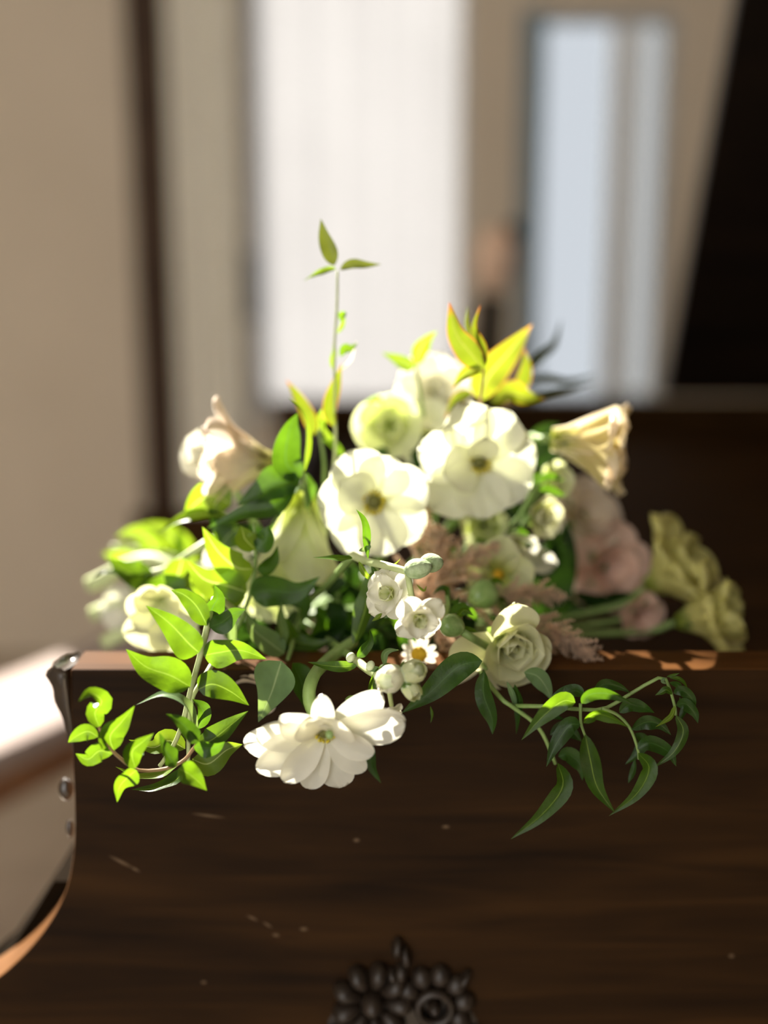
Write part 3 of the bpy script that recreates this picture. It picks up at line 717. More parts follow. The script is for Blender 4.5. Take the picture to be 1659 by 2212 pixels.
# pale bloom and white petals at the lower left
t = open_flower('pale_bloom', 'pale translucent petals drooping over the left ledge behind the vine', 350, 1296, .745, (-.1, -.05, .95),
            [(248, 122, 112, 10, -6, dict(tm=.7, ruf=.02)), (292, 118, 116, 12, 0, dict(tm=.7, ruf=.02)), (205, 80, 84, 20, 4, dict(ruf=.02)), (335, 100, 96, 20, 6, dict(ruf=.02)), (30, 60, 70, 40, 24), (100, 56, 70, 50, 34), (160, 62, 70, 36, 20)],
            0, 'petal_rose', [(420, 1270, .80), (540, 1310, .81), HUB])
open_flower('white_blossom', 'blurred white blossom at the far left among the cut stems', 275, 1312, .89, (-.5, .2, .8),
            ringspec(6, 62, 60, 25, 20, off=10, ruf=.04), 0, 'petal_w', [(360, 1290, .88), (520, 1310, .83), HUB], sep=4)
open_flower('white_blossom', 'white blossom glowing behind the middle vine leaves', 505, 1205, .80, (-.3, .1, .9),
            ringspec(6, 66, 68, 22, 16, off=10, ruf=.04), 0, 'petal_w', [(560, 1250, .83), (600, 1300, .82), HUB], sep=4)
open_flower('white_blossom', 'pale lemon blossom low behind the middle vine leaves', 590, 1265, .785, (-.2, -.2, .9),
            ringspec(6, 86, 84, 22, 12, off=10, ruf=.03), 0, 'petal_g', [(610, 1300, .82), HUB], sep=4)
open_flower('peach_bloom', 'peachy petals peeking out over the ledge beside the grey-green leaf', 548, 1480, .705, (-.3, -.2, .9),
            [(200, 56, 70, 20, 10), (240, 84, 72, 14, 6), (275, 80, 70, 14, 4), (160, 40, 60, 30, 20), (110, 44, 60, 50, 30), (40, 60, 60, 30, 20), (320, 70, 66, 20, 10)], 0, 'petal_pink', [(600, 1440, .75), (640, 1380, .79), HUB], sep=4)

# chamomile
c = P(905, 1413, .712); fr = frame((.0, .10, 1)); s = S(c)
t = thing('chamomile', 'small daisy with white rays and a yellow dome under the stock flowers', 'flower', c)
for k in range(12):
    petal(t, c, fr, 360*k/12 + rnd.uniform(-4, 4), rnd.uniform(38, 43)*s, 13.5*s, 8, -12, 'petal_w', cup=-.2, tm=.7, w0=.5, nl=6, nu=4)
V, F = ellipsoid_geo(c+fr[0]*4*s, fr[0], 12*s, 18*s, n=16, m=10); mk('disc', V, F, M['yellow'], t)
head_stem(t, c, fr, [(880, 1430, .74), (780, 1400, .79), HUB], r=3)

# stock with buds and two blossoms (sunlit, centre)
t = thing('stock_stem', 'sunlit white stock spray with fuzzy buds in the middle of the bouquet', 'flower', P(770, 1190, .70))
stem(t, [(640, 1330, 100), (700, 1270, 60), (762, 1200, 8)], 6, 7, 'stem', .695)  # inner length in darker green, the core's shade put into its colour
stem(t, [(762, 1200, 8), (790, 1212, 0), (835, 1222, -12), (885, 1236, -18)], 9, 8, 'stem_lt', .695)
def bud(parent, x, y, Y, axis, rl, rw, mat='bud_f', nsep=3, name='bud', pt=.15):
    c = P(x, y, Y); s = S(c); a = frame(axis)[0]
    V, F = ellipsoid_geo(c, a, rl*s, rw*s, n=16, m=10, point=pt, ridges=3, ramp=.06)
    b = mk(name, V, F, M[mat], parent)
    fr = frame(axis)
    for k in range(nsep):
        petal(b, c - a*rl*.92*s, fr, 360*k/nsep+20, rl*1.9*s, rw*1.15*s, 58, 112, 'sepal', cup=-.3, tm=.45, w0=.6, name='sepal', nl=8, nu=4, start=rw*.18*s)
    return b
bud(t, 903, 1228, .676, (.85, .22, .3), 32, 22)
bud(t, 932, 1216, .680, (.85, .10, .3), 27, 21)
def stock_blossom(parent, x, y, Y, axis, r, mat='petal_w', inner='petal_g'):
    c = P(x, y, Y); fr = frame(axis); s = S(c)
    for i, (L, W, e0, e1) in enumerate(((1.05, 1.0, 35, -5), (.95, 1.0, 30, -12), (1.0, .95, 25, 0), (.92, 1.0, 34, -10))):
        petal(parent, c, fr, 40+90*i, r*L*s, r*W*s, e0, e1, mat, cup=.2, ruf=.06, rk=1.6, w0=.4, nu=12)
    for i in range(4):
        petal(parent, c+fr[0]*2*s, fr, 90*i+rnd.uniform(-15, 15), r*.82*s, r*.8*s, 50, 30, mat, cup=.3, ruf=.09, rk=1.6, w0=.4, nu=12)
    for i in range(4):
        petal(parent, c+fr[0]*4*s, fr, 90*i+45, r*.55*s, r*.52*s, 62, 70, inner, cup=.35, ruf=.08, w0=.5)
stock_blossom(t, 848, 1283, .682, (-.45, .25, .75), 66)
stock_blossom(t, 903, 1328, .668, (.12, -.22, .9), 62)
stem(t, [(795, 1212), (815, 1235), (828, 1262), (848, 1283)], 7, 6, 'stem_lt', .692, name='stalk')
stem(t, [(880, 1236, -12), (885, 1265, -16), (892, 1300, -16), (903, 1336, -24)], 7, 6, 'stem_lt', .692, name='stalk')
for pts, w, r, mt in (([(795, 1208), (790, 1160), (786, 1125), (769, 1100)], 26, 40, 'leaf_dk'), ([(762, 1206), (730, 1207), (676, 1204)], 26, 50, 'leaf'),
                      ([(800, 1220), (835, 1224), (852, 1218), (866, 1206)], 10, 60, 'leaf_yl'), ([(775, 1190), (795, 1182), (798, 1175)], 14, 30, 'leaf_gr'),
                      ([(775, 1212), (790, 1240), (812, 1258)], 16, 30, 'leaf_yl'), ([(900, 1262), (915, 1275), (922, 1265)], 8, 40, 'leaf_yl'),
                      ([(802, 1222), (815, 1240), (838, 1256)], 14, 30, 'leaf')):
    leaf(t, pts, w, r, mt, .69)
leaf(t, [(800, 1235, 10), (795, 1290, 6), (782, 1340, 4), (764, 1392, 0)], 50, 25, 'leaf', .70, kind='strap')
leaf(t, [(826, 1325), (815, 1335), (803, 1342)], 14, 30, 'leaf_yl', .672)
# second stock: curled white-green bud cluster, lower centre
t = thing('stock_stem', 'stock tip with curled greenish white buds just above the nodding flower', 'flower', P(770, 1430, .68))
stem(t, [(660, 1345, 110), (720, 1390, 60), (768, 1425, 10)], 6, 8, 'stem', .68)  # darker stem colour stands for shade inside the bouquet
stem(t, [(768, 1425, 10), (800, 1450, -4), (840, 1470, -14)], 9, 9, 'stem_lt', .68)
cl = P(848, 1462, .660); sl = S(cl)
for (x, y, ax, r, mt) in ((846, 1464, (-.35, .1, .85), 42, 'petal_w'), (890, 1452, (.4, .45, .7), 36, 'petal_g'), (886, 1486, (.45, -.4, .7), 28, 'petal_g')):
    c = P(x, y, .660); fr = frame(ax); s = S(c)
    bc = mk('bud', *ellipsoid_geo(c, fr[0], r*.8*s, r*.72*s, n=14, m=10), M['bud_w'], t)
    for i in range(5):
        petal(bc, c-fr[0]*r*.55*s, fr, 72*i+rnd.uniform(0, 30), r*1.75*s, r*.95*s, 40, 128, mt, cup=.5, ruf=.05, w0=.5, start=.40*r*s)
    for i in range(3):
        petal(bc, c-fr[0]*r*.85*s, fr, 120*i+15, r*1.2*s, r*.5*s, 30, 100, 'sepal', cup=.3, tm=.4, w0=.5, start=.4*r*s, name='sepal')
stem(t, [(838, 1470), (842, 1500), (846, 1525)], 6, 5, 'stem_lt', .665, name='stalk')
stock_blossom(t, 846, 1536, .662, (.45, -.3, .6), 26)
for pts, w, r, mt in (([(772, 1438), (740, 1440), (705, 1438), (664, 1430)], 28, 10, 'leaf'), ([(832, 1440), (830, 1415), (842, 1405), (862, 1404)], 18, 20, 'leaf_gr'),
                      ([(800, 1505), (804, 1480), (816, 1450), (822, 1438)], 22, 30, 'leaf'), ([(772, 1420), (785, 1405), (798, 1385), (800, 1360)], 30, 30, 'leaf_dk'),
                      ([(790, 1445), (815, 1445), (828, 1460)], 16, 30, 'leaf_gr')):
    leaf(t, pts, w, r, mt, .672)
for (x, y, r) in ((757, 1420, 12), (800, 1438, 12)):
    V, F = ellipsoid_geo(P(x, y, .672), (0.5, 0, 1), r*sl, r*.8*sl); mk('bud', V, F, M['bud_w'], t)
# single green buds
for (x, y, Y, ax, rl, rw, lab, way) in ((975, 1352, .69, (-.45, .25, .75), 32, 26, 'glossy green bud nestled left of the satiny bloom', [(1020, 1378), (1060, 1402, 15)]),
                                        (1042, 1286, .745, (-.5, -.1, .6), 38, 33, 'plump green bud with curled tips below the feathery plume', [(1075, 1300, 10), (1110, 1330, 20)])):
    t = thing('flower_bud', lab, 'bud', P(x, y, Y)); bud(t, x, y, Y, ax, rl, rw, 'bud', 4)
    stem(t, [(x+12, y+6, 3)] + way, 9, 9, 'stem', Y)
    leaf(t, [(x+10, y-14), (x+28, y-34), (x+48, y-22)], 20, 30, 'leaf', Y+.004); leaf(t, [(x+14, y+12), (x+36, y+8), (x+58, y+14)], 18, -30, 'leaf', Y+.004)

# astilbe plumes
def plume(label, pts, Y, nb, blen, fl=2.5, tipn=1.0):
    q = pts3(pts, Y); c = cat_rom(q, 40); s = S(q[0]); t = thing('astilbe_plume', label, 'flower', q[0])
    V, F = tube_geo(c, [3*s*(1-.8*i/40) for i in range(41)], 6); mk('stem', V, F, M['stem_red'], t)
    rr = random.Random(len(pts)*13+int(pts[0][0]))
    nb = int(nb*1.7)
    for b in range(nb):
        f = (b+.5)/nb; i = min(39, int(f*40)); base = c[i]; T = (c[i+1]-c[i]).normalized()
        sd_ = T.orthogonal().normalized(); sd_ = Quaternion(T, b*2.4) @ sd_
        L = 1.35*blen*s*(1-f)**.8*rr.uniform(.45, 1.1) + 5*s
        d = (sd_ + T*.75 + Vector((0, 0, -.12))).normalized()
        gl = [tube_geo([base, base+d*L], [1.0*s, .6*s], 4)]
        m_ = max(4, int(L/(2.0*s)))
        for k in range(m_):
            fk = (k+.6)/m_; p0_ = base+d*L*fk
            for e in range(5):
                v = Vector((rr.gauss(0, 1), rr.gauss(0, 1), rr.gauss(0, 1))).normalized()
                rad = (13*(1-.7*fk)+2.5)*s*rr.uniform(.2, 1)
                w_ = v.orthogonal().normalized(); x_ = v.cross(w_); a_ = fl*s*rr.uniform(.6, 1.15); b_ = a_*.55; c_ = p0_+v*rad
                gl.append(([c_+v*a_, c_-v*a_, c_+w_*b_, c_+x_*b_, c_-w_*b_, c_-x_*b_], [(0, 2, 3), (0, 3, 4), (0, 4, 5), (0, 5, 2), (1, 3, 2), (1, 4, 3), (1, 5, 4), (1, 2, 5)]))
        mk('floret_branch', *merge(gl), M['astilbe'], t)
plume('feathery dusty pink plume in the middle, above the green bud', [(905, 1330, 30), (930, 1260, 20), (955, 1190, 10), (940, 1135, 0)], .77, 34, 95)
plume('feathery dusty pink plume reaching right with a small green tip', [(900, 1300, 20), (960, 1240, 5), (1020, 1205, 0), (1078, 1175, -5)], .765, 28, 62)
plume('feathery dusty pink plume behind the satiny bloom, ending level with it', [(1000, 1320, 20), (1090, 1290, 6), (1160, 1280, 2), (1222, 1290, 0)], .755, 26, 62)
plume('long dusty pink plume whose beaded tip droops over the piano edge', [(1090, 1330, 30), (1170, 1350, 8), (1230, 1385, 0), (1280, 1425, -6), (1301, 1476, -10)], .725, 40, 58)
plume('dusty pink plume hanging low right of the satiny bloom', [(1120, 1360, 30), (1170, 1400, 15), (1200, 1440, 5), (1225, 1472, 0)], .735, 24, 48)
plume('dusty pink tuft under the glossy green bud', [(930, 1330, 25), (960, 1370, 10), (990, 1400, 2), (1000, 1425, 0)], .735, 22, 52)
plume('dusty pink tuft between the two open white flowers', [(900, 1180, 30), (905, 1140, 20), (915, 1100, 10), (925, 1070, 5)], .80, 18, 40)

# ------------------------------------------------------------------ vines and leaves
t = thing('jasmine_vine', 'bright green leafy vine trailing over the left end of the panel', 'vine', P(470, 1240, .70))
stem(t, [(520, 1330, 70), (470, 1290, 20), (455, 1320, 5), (445, 1365), (430, 1425), (412, 1490), (395, 1560), (375, 1610), (345, 1655)], 7, 4, 'stem_lt', .668)
stem(t, [(470, 1415, 20), (440, 1465, 8), (415, 1510, 2), (408, 1580, 0), (407, 1650, -2)], 6, 4, 'stem_lt', .675)
stem(t, [(424, 1608), (400, 1640), (360, 1660, -2), (300, 1664, -4), (262, 1640, -6), (228, 1605, -8), (214, 1570, -8)], 4, 3, 'stem_red', .660)
VL = [ # points, width, roll, material, depth
 ([(448, 1352), (425, 1310), (398, 1285), (369, 1274)], 42, -25, 'leaf', .667), ([(452, 1354), (478, 1345), (505, 1325), (531, 1316)], 42, 25, 'leaf_dk', .668),
 ([(446, 1345), (460, 1310), (470, 1290), (462, 1262)], 44, 40, 'leaf_dk', .672), ([(430, 1410), (408, 1390), (365, 1345), (315, 1308)], 62, -10, 'leaf', .665),
 ([(440, 1416), (470, 1410), (520, 1405), (576, 1424)], 56, 15, 'leaf', .667), ([(411, 1484), (370, 1460), (315, 1440), (272, 1402)], 66, 5, 'leaf', .662),
 ([(428, 1489), (460, 1478), (500, 1495), (538, 1524)], 54, -5, 'leaf', .664), ([(428, 1578, 2), (400, 1520), (355, 1500), (293, 1523)], 30, 60, 'leaf_gr', .662),
 ([(425, 1575), (440, 1545), (432, 1525), (415, 1510)], 34, 30, 'leaf_dk', .672), ([(425, 1605), (455, 1600), (500, 1565), (536, 1536)], 46, -15, 'leaf', .664),
 ([(400, 1618), (365, 1600), (330, 1615), (278, 1598)], 44, 20, 'leaf_yl', .672), ([(415, 1640), (450, 1650), (490, 1620), (524, 1608)], 50, -10, 'leaf_yl', .674),
 ([(405, 1650), (380, 1685), (335, 1702), (284, 1706)], 36, 55, 'leaf', .668), ([(390, 1650), (350, 1672), (300, 1678), (249, 1656)], 26, 50, 'leaf_yl', .672),
 ([(215, 1572), (205, 1540), (220, 1515), (195, 1497, -6), (170, 1515, -10)], 42, 20, 'leaf', .654), ([(212, 1592), (190, 1580), (165, 1590), (147, 1604)], 36, -20, 'leaf', .654),
 ([(245, 1622), (238, 1590), (262, 1560), (291, 1524)], 52, 25, 'leaf', .653), ([(243, 1628), (215, 1622), (190, 1640), (163, 1628)], 40, -10, 'leaf', .653),
 ([(292, 1660), (285, 1625), (305, 1605), (332, 1584)], 42, 30, 'leaf', .650), ([(295, 1664), (280, 1675), (258, 1700), (253, 1733)], 42, -30, 'leaf', .650),
 ([(380, 1656), (368, 1640), (355, 1615), (344, 1582)], 42, 40, 'leaf_dk', .650), ([(386, 1660), (405, 1670), (425, 1685), (447, 1708)], 44, -20, 'leaf', .648),
 ([(418, 1614), (440, 1615), (465, 1615), (486, 1602)], 38, 35, 'leaf_dk', .655), ([(426, 1606), (412, 1585), (390, 1560), (358, 1542)], 36, 30, 'leaf_dk', .652)]
for pts, w, r, mt, Y in VL: leaf(t, pts, w*1.24, r, mt, Y, kind='ovate' if w > 40 else 'lance')

t = thing('jasmine_vine', 'upright leafy sprig standing left of the pale trumpet bloom', 'vine', P(500, 1400, .74))
stem(t, [(560, 1420, 50), (500, 1400, 10), (520, 1340), (540, 1285), (551, 1230), (552, 1180), (548, 1130)], 5, 3, 'stem', .725)
for pts, w, r, mt in (([(548, 1230), (510, 1225), (470, 1190), (437, 1138)], 62, -20, 'leaf_yl'), ([(556, 1228), (575, 1225), (590, 1205), (600, 1178)], 34, 35, 'leaf_dk'),
                      ([(552, 1188), (530, 1165), (525, 1150), (520, 1135)], 40, 10, 'leaf_yl'), ([(553, 1188), (572, 1170), (578, 1150), (580, 1135)], 40, -20, 'leaf_dk'),
                      ([(540, 1282), (580, 1275), (640, 1278), (692, 1245)], 58, 15, 'leaf_dk'), ([(534, 1280), (490, 1265), (440, 1250), (401, 1208)], 66, -15, 'leaf_yl'),
                      ([(530, 1290), (500, 1285), (475, 1270), (455, 1262)], 52, 20, 'leaf_yl'), ([(505, 1395), (490, 1350), (475, 1330), (470, 1320)], 30, 0, 'leaf_gr')):
    leaf(t, pts, w*1.3, r, mt, .722, kind='ovate' if w > 38 else 'lance')
t = thing('foliage_sprig', 'dark glossy leaves fanning below the blush bloom at the left', 'foliage', P(650, 1040, .77))
stem(t, [(640, 1330, 40), (668, 1200, 30), (662, 1080, 12), (655, 1030, 0), (650, 1000)], 6, 5, 'stem', .765)
for pts, w, r, mt, Y in (([(652, 1030), (618, 1000), (625, 930), (643, 892)], 62, 20, 'leaf_dk', .755), ([(655, 1025), (662, 980), (658, 900), (622, 856)], 28, 65, 'leaf_yl', .758),
                      ([(648, 1035), (600, 1045), (560, 1065), (512, 1090)], 72, 25, 'leaf_dk', .752), ([(640, 1050), (590, 1095), (520, 1110), (446, 1142)], 44, 20, 'leaf_dk', .748),
                      ([(648, 1050), (620, 1080), (605, 1110), (582, 1135)], 24, 60, 'leaf_gr', .748), ([(500, 1090), (460, 1070), (425, 1085), (396, 1120)], 66, -15, 'leaf_yl', .78),
                      ([(500, 1118), (440, 1110), (385, 1125), (335, 1156)], 32, 40, 'leaf_yl', .775), ([(520, 1140), (500, 1150), (480, 1175), (472, 1215)], 62, 10, 'leaf', .775),
                      ([(664, 1100), (672, 1060), (668, 1040), (660, 1020)], 22, 40, 'leaf_dk', .77)):
    leaf(t, pts, w*1.2, r, mt, Y, kind='ovate' if w > 40 else 'lance')
t = thing('foliage_sprig', 'lime green leafy shoot reaching out over the left ledge', 'foliage', P(450, 1170, .78))
stem(t, [(560, 1160, 30), (470, 1165, 10), (420, 1190), (360, 1228), (320, 1238)], 12, 6, 'stem_lt', .785)
for pts, w, r, mt, Y in (([(330, 1236), (300, 1245), (265, 1230), (234, 1205)], 62, 20, 'leaf', .782), ([(335, 1240), (290, 1245), (255, 1240), (225, 1235), (196, 1252)], 20, 60, 'leaf_dk', .78),
                         ([(352, 1240), (356, 1265), (350, 1290), (345, 1316)], 84, 10, 'leaf', .765), ([(395, 1205), (385, 1240), (372, 1262), (365, 1290)], 66, -15, 'leaf_yl', .772),
                         ([(420, 1270), (430, 1250), (437, 1290), (440, 1330)], 40, 20, 'leaf_yl', .75)):
    leaf(t, pts, w*1.2, r, mt, Y, kind='ovate' if w > 50 else 'lance')
t = thing('foliage_sprig', 'blurred pale green leaves at the far left behind the vine', 'foliage', P(380, 1210, .92))
stem(t, [(540, 1270, -60), (420, 1220), (330, 1190), (240, 1180)], 8, 5, 'stem_lt', .92)
for pts, w, r in (([(350, 1200), (320, 1165), (290, 1150), (250, 1160)], 52, 0), ([(390, 1200), (370, 1160), (340, 1140), (300, 1132)], 50, 20), ([(300, 1200), (270, 1195), (245, 1200), (222, 1195)], 44, -20), ([(420, 1220), (395, 1180), (390, 1160), (380, 1140)], 50, 10)):
    leaf(t, pts, w, r, 'leaf_yl', .92, kind='ovate')
# cut stem ends at the far left
for i, (x0, y0, x1, y1, Y, lab) in enumerate(((192, 1264, 330, 1210, .90, 'topmost blurred cut stem end at the far left'), (200, 1328, 330, 1275, .90, 'middle blurred cut stem end at the far left'),
                                   (226, 1388, 350, 1330, .885, 'lowest blurred cut stem end at the far left'))):
    t = thing('cut_stem', lab, 'stem', P(x0, y0, Y)); q = [P(x0, y0, Y), P(x1, y1, Y-.01), P(470, 1300, .85), P(*HUB)]; s = S(q[0])
    tube('stalk', q, 17*s, 13*s, M['stem_lt'], t, n=12, seg=20)
    V, F = ellipsoid_geo(q[0], q[0]-q[1], 3*s, 16.5*s); mk('cut_face', V, F, M['bud_w'], t)
# single leaves low in the bouquet
t = thing('foliage_sprig', 'broad grey-green leaf pair hanging over the ledge left of the nodding flower', 'foliage', P(620, 1420, .71))
stem(t, [(640, 1350, 60), (632, 1390, 15), (622, 1425)], 6, 4, 'stem', .71)
leaf(t, [(608, 1428), (598, 1460), (585, 1500), (558, 1560)], 106, 12, 'leaf_gr', .682, kind='ovate', wave=.03)
leaf(t, [(632, 1432), (650, 1470), (662, 1510), (668, 1545)], 60, -30, 'leaf_dk', .692, kind='ovate')
leaf(t, [(614, 1412), (585, 1390), (548, 1360), (530, 1322)], 58, 10, 'leaf_gr', .712, kind='ovate')
leaf(t, [(612, 1400), (610, 1360), (604, 1330), (608, 1300)], 30, 40, 'leaf_gr', .715)
t = thing('foliage_sprig', 'curved dark leaf with a lit tip in the shaded middle', 'foliage', P(610, 1320, .74))
stem(t, [(610, 1290, 40), (606, 1310, 10), (612, 1330)], 5, 4, 'stem', .735)
leaf(t, [(612, 1330), (632, 1380), (675, 1392), (722, 1382)], 42, -20, 'leaf', .73)
leaf(t, [(612, 1300), (640, 1290), (660, 1310), (655, 1345)], 50, 20, 'leaf_dk', .745)
t = thing('foliage_sprig', 'dark wavy leaves spreading under the satiny bloom', 'foliage', P(1050, 1440, .70))
stem(t, [(940, 1340, 80), (1020, 1410, 25), (1050, 1445)], 6, 4, 'stem', .695)
for pts, w, r, mt, Y in (([(1042, 1428), (990, 1440), (930, 1495), (867, 1541)], 68, 5, 'leaf_dk', .676), ([(1046, 1448), (1045, 1500), (1062, 1550), (1064, 1587)], 46, 15, 'leaf_dk', .68),
                         ([(1112, 1478), (1122, 1510), (1120, 1550), (1115, 1586)], 28, 40, 'leaf_dk', .684), ([(1132, 1452), (1160, 1460), (1180, 1485), (1192, 1514)], 46, 10, 'leaf_gr', .688),
                         ([(1095, 1472), (1108, 1500), (1112, 1520), (1116, 1540)], 16, 30, 'leaf_gr', .684), ([(930, 1525), (934, 1545), (930, 1562)], 8, 30, 'leaf', .68),
                         ([(790, 1588, 10), (798, 1625), (805, 1660), (823, 1692)], 32, 20, 'leaf_dk', .685), ([(790, 1420, 20), (788, 1470, 10), (790, 1520), (785, 1560)], 52, 10, 'leaf_dk', .70)):
    leaf(t, pts, w, r, mt, Y)
t = thing('foliage_sprig', 'small dark tendril leaves between the stock blossom and the green bud', 'foliage', P(965, 1310, .72))
stem(t, [(960, 1345, 20), (968, 1310), (965, 1285)], 5, 4, 'stem', .715)
for pts, w, r in (([(968, 1300), (965, 1275), (950, 1272), (935, 1284)], 18, 30), ([(970, 1300), (985, 1298), (992, 1288)], 12, 30), ([(968, 1325), (995, 1312), (1020, 1325), (1032, 1345)], 30, 20)):
    leaf(t, pts, w, r, 'leaf_dk', .715)

# right-hand vine
t = thing('jasmine_vine', 'dark green leafy vine curling over the right half of the panel', 'vine', P(1080, 1480, .69))
stem(t, [(1000, 1400, 50), (1075, 1500, 4), (1105, 1525), (1150, 1558), (1175, 1590), (1200, 1650)], 5, 4, 'stem', .682)
stem(t, [(1105, 1525, 8), (1180, 1526), (1250, 1532), (1305, 1531), (1360, 1500), (1428, 1463), (1447, 1490), (1458, 1528), (1460, 1545)], 5, 3, 'stem', .676)
stem(t, [(1300, 1530), (1335, 1545), (1362, 1575), (1378, 1620), (1380, 1640)], 4, 3, 'stem', .674)
stem(t, [(1254, 1520), (1255, 1560), (1264, 1590)], 4, 3, 'stem', .672)
VR = [
 ([(1243, 1518), (1215, 1515), (1170, 1550), (1126, 1599)], 44, -15, 'leaf', .664), ([(1262, 1502), (1240, 1492), (1205, 1505), (1180, 1527)], 32, 15, 'leaf_dk', .672),
 ([(1256, 1520), (1275, 1500), (1320, 1500), (1382, 1528)], 34, 35, 'leaf_dk', .662), ([(1282, 1493), (1305, 1478), (1335, 1482), (1362, 1497)], 28, 20, 'leaf_dk', .674),
 ([(1260, 1562), (1285, 1542), (1325, 1552), (1360, 1572)], 40, 50, 'leaf', .661), ([(1254, 1566), (1230, 1568), (1200, 1610), (1180, 1657)], 40, 10, 'leaf_dk', .666),
 ([(1264, 1586), (1275, 1640), (1290, 1700), (1329, 1757)], 46, 10, 'leaf', .660), ([(1205, 1648), (1215, 1700), (1170, 1760), (1103, 1813)], 44, -15, 'leaf', .672),
 ([(1206, 1634), (1230, 1630), (1255, 1655), (1258, 1686)], 38, 10, 'leaf_dk', .682), ([(1188, 1588), (1215, 1572), (1240, 1585), (1258, 1603)], 32, 10, 'leaf_dk', .684),
 ([(1338, 1540), (1360, 1522), (1390, 1528), (1414, 1540)], 32, 15, 'leaf_dk', .672), ([(1364, 1576), (1395, 1560), (1425, 1565), (1450, 1588)], 34, 15, 'leaf_dk', .670),
 ([(1377, 1618), (1405, 1605), (1445, 1625), (1461, 1656)], 36, 10, 'leaf_dk', .670), ([(1378, 1626), (1402, 1660), (1375, 1715), (1315, 1763)], 38, -10, 'leaf', .662),
 ([(1372, 1584), (1390, 1600), (1375, 1630), (1350, 1652)], 28, 10, 'leaf_dk', .680), ([(1460, 1544), (1476, 1580), (1455, 1625), (1408, 1661)], 26, 10, 'leaf', .668),
 ([(1459, 1524), (1452, 1545), (1435, 1560), (1415, 1571)], 16, 40, 'leaf_yl', .668), ([(1454, 1497), (1475, 1492), (1495, 1510), (1502, 1534)], 26, 20, 'leaf_dk', .670),
 ([(1460, 1524), (1480, 1520), (1500, 1540), (1508, 1563)], 28, 10, 'leaf_dk', .670), ([(1452, 1500), (1440, 1490), (1428, 1496), (1415, 1502)], 16, 10, 'leaf', .672),
 ([(1468, 1505), (1478, 1530), (1472, 1548), (1468, 1562)], 16, 20, 'leaf_dk', .676), ([(1446, 1464), (1465, 1465), (1478, 1475), (1487, 1492)], 10, 20, 'leaf', .672),
 ([(1446, 1474), (1462, 1478), (1472, 1488), (1478, 1500)], 16, 20, 'leaf_dk', .672), ([(1440, 1462), (1455, 1458), (1468, 1454)], 7, 20, 'leaf', .672), ([(1436, 1464), (1432, 1472), (1440, 1478)], 9, 20, 'leaf_gr', .672),
 ([(1372, 1640), (1368, 1665), (1362, 1680), (1357, 1692)], 14, 20, 'leaf_dk', .678), ([(1160, 1545), (1175, 1535), (1195, 1545), (1222, 1556)], 22, 20, 'leaf_dk', .686)]
for pts, w, r, mt, Y in VR: leaf(t, pts, w*1.08, r, mt, Y)

# tall shoot and red-edged leaves at the top
t = thing('nandina_sprig', 'tall thin shoot with three pointed leaves rising highest above the bouquet', 'foliage', P(725, 930, .79))
stem(t, [(700, 1180, 30), (722, 1000, 10), (724, 880), (722, 760), (728, 660), (729, 585)], 3.5, 2.2, 'stem_lt', .785)
for pts, w, r, mt in (([(722, 574), (712, 545), (700, 510), (693, 472)], 40, 10, 'nandina_dk'), ([(726, 580), (705, 584), (685, 592), (655, 607)], 20, 35, 'leaf_yl'), ([(734, 583), (760, 570), (790, 572), (824, 571)], 24, -15, 'nandina_dk'),
                      ([(738, 695), (735, 680), (745, 678), (742, 690)], 14, 20, 'leaf'), ([(735, 770), (745, 752), (758, 752), (772, 740)], 24, 20, 'leaf'), ([(722, 800), (718, 780), (722, 760), (720, 738)], 16, 20, 'leaf_yl'),
                      ([(728, 720), (738, 705), (742, 690), (746, 672)], 12, 20, 'leaf_yl'), ([(720, 922), (712, 880), (725, 830), (738, 785)], 38, 10, 'nandina'), ([(735, 800), (755, 780), (762, 765), (770, 735)], 8, 20, 'petal_pink')):
    leaf(t, pts, w, r, mt, .785)
t = thing('nandina_sprig', 'yellow-green shoot with an orange tip above the blush bloom', 'foliage', P(690, 950, .81))
stem(t, [(700, 1080, 20), (700, 1000), (690, 930)], 4, 3, 'stem', .81)
for pts, w, r, mt in (([(680, 940), (668, 905), (645, 860), (618, 820)], 36, 15, 'nandina'), ([(690, 930), (695, 905), (698, 890), (704, 870)], 26, 20, 'leaf_yl'), ([(730, 970), (715, 950), (700, 930), (690, 890)], 16, 20, 'leaf_yl'), ([(745, 990), (725, 965), (712, 955), (690, 950)], 22, 20, 'leaf')):
    leaf(t, pts, w, r, mt, .81)
t = thing('nandina_sprig', 'pair of small lime leaves left of the topmost white bloom', 'foliage', P(900, 800, .83))
stem(t, [(915, 900, 20), (905, 830), (897, 790)], 4, 3, 'stem', .83)
leaf(t, [(896, 792), (880, 788), (855, 775), (824, 762)], 34, 10, 'leaf_yl', .83); leaf(t, [(898, 790), (905, 760), (920, 735), (944, 715)], 44, 20, 'leaf_yl', .83)
leaf(t, [(830, 872), (815, 862), (800, 866), (786, 870)], 16, 20, 'leaf_yl', .84)
t = thing('nandina_sprig', 'red-edged yellow-green leaves fanning out at the top right', 'foliage', P(1046, 830, .80))
stem(t, [(1010, 1000, 40), (1035, 880, 10), (1046, 795)], 4.5, 3, 'stem_red', .79)
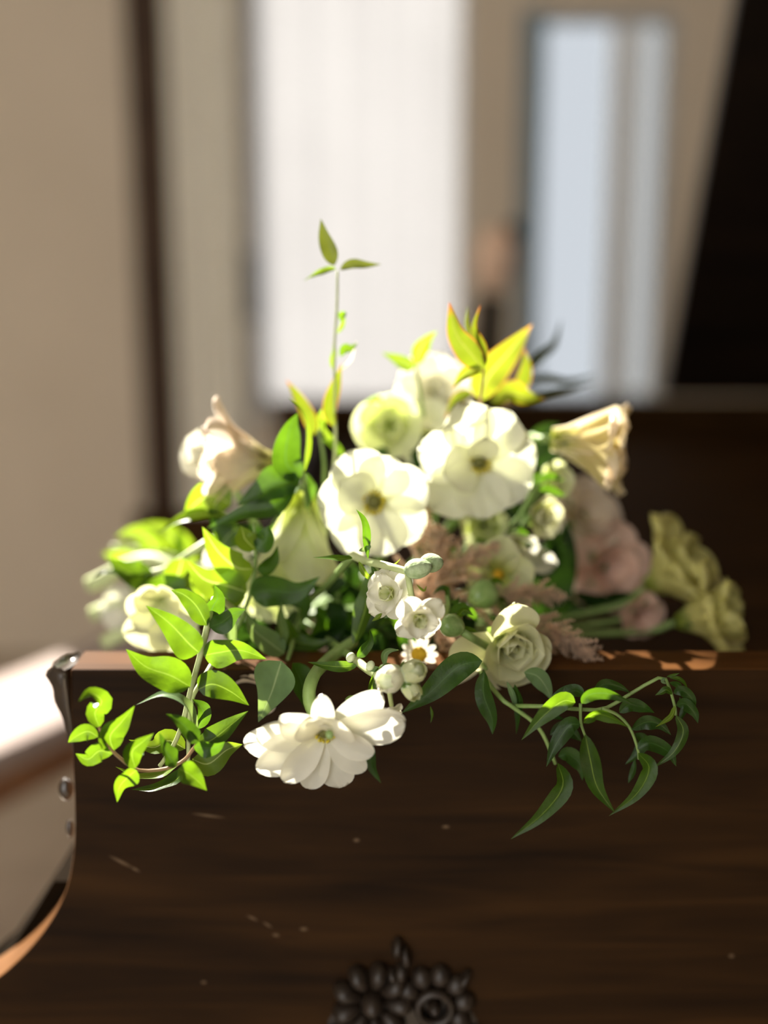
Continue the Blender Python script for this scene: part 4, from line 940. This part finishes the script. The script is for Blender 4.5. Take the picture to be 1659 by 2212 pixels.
for pts, w, r, mt, Y in (([(1046, 797), (1018, 765), (985, 720), (970, 652)], 64, -8, 'nandina', .775), ([(1047, 794), (1042, 750), (1022, 710), (1038, 658)], 26, 35, 'nandina', .778), ([(1030, 760), (1018, 730), (1008, 700), (1010, 660)], 18, 20, 'nandina_dk', .79),
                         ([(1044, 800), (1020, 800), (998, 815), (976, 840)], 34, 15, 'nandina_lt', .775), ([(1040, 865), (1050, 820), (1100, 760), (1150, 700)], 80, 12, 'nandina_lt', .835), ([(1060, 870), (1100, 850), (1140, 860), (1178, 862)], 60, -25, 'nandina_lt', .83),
                         ([(1085, 860), (1125, 830), (1135, 790), (1132, 752)], 40, 20, 'nandina', .85), ([(1020, 850), (1000, 855), (980, 870), (960, 905)], 30, 15, 'nandina', .81), ([(1005, 790), (1000, 775), (996, 765), (998, 756)], 14, 30, 'petal_pink', .79)):
    leaf(t, pts, w, r, mt, Y)
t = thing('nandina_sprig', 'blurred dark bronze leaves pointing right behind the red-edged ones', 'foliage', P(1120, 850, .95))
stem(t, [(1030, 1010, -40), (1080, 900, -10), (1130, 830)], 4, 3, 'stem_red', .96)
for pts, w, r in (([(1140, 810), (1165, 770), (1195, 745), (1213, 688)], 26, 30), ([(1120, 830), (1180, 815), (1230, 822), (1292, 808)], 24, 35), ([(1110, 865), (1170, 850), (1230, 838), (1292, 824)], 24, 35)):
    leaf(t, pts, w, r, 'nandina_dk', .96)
# small side leaves around the right blooms
t = thing('foliage_sprig', 'small green leaves tucked around the small pale double bloom', 'foliage', P(1150, 1080, .80))
stem(t, [(1000, 1200, 50), (1110, 1130, 10), (1150, 1060), (1170, 1030)], 5, 3, 'stem', .81)
for pts, w, r in (([(1160, 1045), (1180, 1030), (1200, 1030), (1220, 1040)], 22, 20), ([(1160, 1060), (1185, 1055), (1205, 1065), (1222, 1070)], 22, 30), ([(1150, 1055), (1155, 1035), (1165, 1025), (1172, 1022)], 16, 10), ([(1120, 1130), (1130, 1150), (1140, 1160), (1152, 1165)], 18, 20), ([(1120, 1115), (1110, 1100), (1085, 1095), (1060, 1105)], 16, 40), ([(1130, 1180), (1140, 1175), (1150, 1180), (1160, 1182)], 14, 20),
                  ([(920, 1070, 0), (905, 1068), (890, 1078), (876, 1086)], 18, 20), ([(1060, 1180, -20), (1070, 1172, -22), (1078, 1170, -24)], 12, 20)):
    leaf(t, pts, w, r, 'leaf_dk', .795)
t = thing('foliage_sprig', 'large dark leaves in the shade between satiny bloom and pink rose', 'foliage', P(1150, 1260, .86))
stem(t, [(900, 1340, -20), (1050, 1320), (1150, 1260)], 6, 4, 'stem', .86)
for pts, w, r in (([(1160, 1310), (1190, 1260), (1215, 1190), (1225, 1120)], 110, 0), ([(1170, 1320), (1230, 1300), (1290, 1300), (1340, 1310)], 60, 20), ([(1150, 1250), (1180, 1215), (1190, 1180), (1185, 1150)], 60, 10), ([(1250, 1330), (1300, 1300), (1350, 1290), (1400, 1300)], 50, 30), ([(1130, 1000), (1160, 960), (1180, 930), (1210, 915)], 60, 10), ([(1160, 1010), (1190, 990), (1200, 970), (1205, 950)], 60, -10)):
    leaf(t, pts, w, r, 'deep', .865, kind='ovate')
# inner foliage added to fill the core, its shade put into dark leaf colour
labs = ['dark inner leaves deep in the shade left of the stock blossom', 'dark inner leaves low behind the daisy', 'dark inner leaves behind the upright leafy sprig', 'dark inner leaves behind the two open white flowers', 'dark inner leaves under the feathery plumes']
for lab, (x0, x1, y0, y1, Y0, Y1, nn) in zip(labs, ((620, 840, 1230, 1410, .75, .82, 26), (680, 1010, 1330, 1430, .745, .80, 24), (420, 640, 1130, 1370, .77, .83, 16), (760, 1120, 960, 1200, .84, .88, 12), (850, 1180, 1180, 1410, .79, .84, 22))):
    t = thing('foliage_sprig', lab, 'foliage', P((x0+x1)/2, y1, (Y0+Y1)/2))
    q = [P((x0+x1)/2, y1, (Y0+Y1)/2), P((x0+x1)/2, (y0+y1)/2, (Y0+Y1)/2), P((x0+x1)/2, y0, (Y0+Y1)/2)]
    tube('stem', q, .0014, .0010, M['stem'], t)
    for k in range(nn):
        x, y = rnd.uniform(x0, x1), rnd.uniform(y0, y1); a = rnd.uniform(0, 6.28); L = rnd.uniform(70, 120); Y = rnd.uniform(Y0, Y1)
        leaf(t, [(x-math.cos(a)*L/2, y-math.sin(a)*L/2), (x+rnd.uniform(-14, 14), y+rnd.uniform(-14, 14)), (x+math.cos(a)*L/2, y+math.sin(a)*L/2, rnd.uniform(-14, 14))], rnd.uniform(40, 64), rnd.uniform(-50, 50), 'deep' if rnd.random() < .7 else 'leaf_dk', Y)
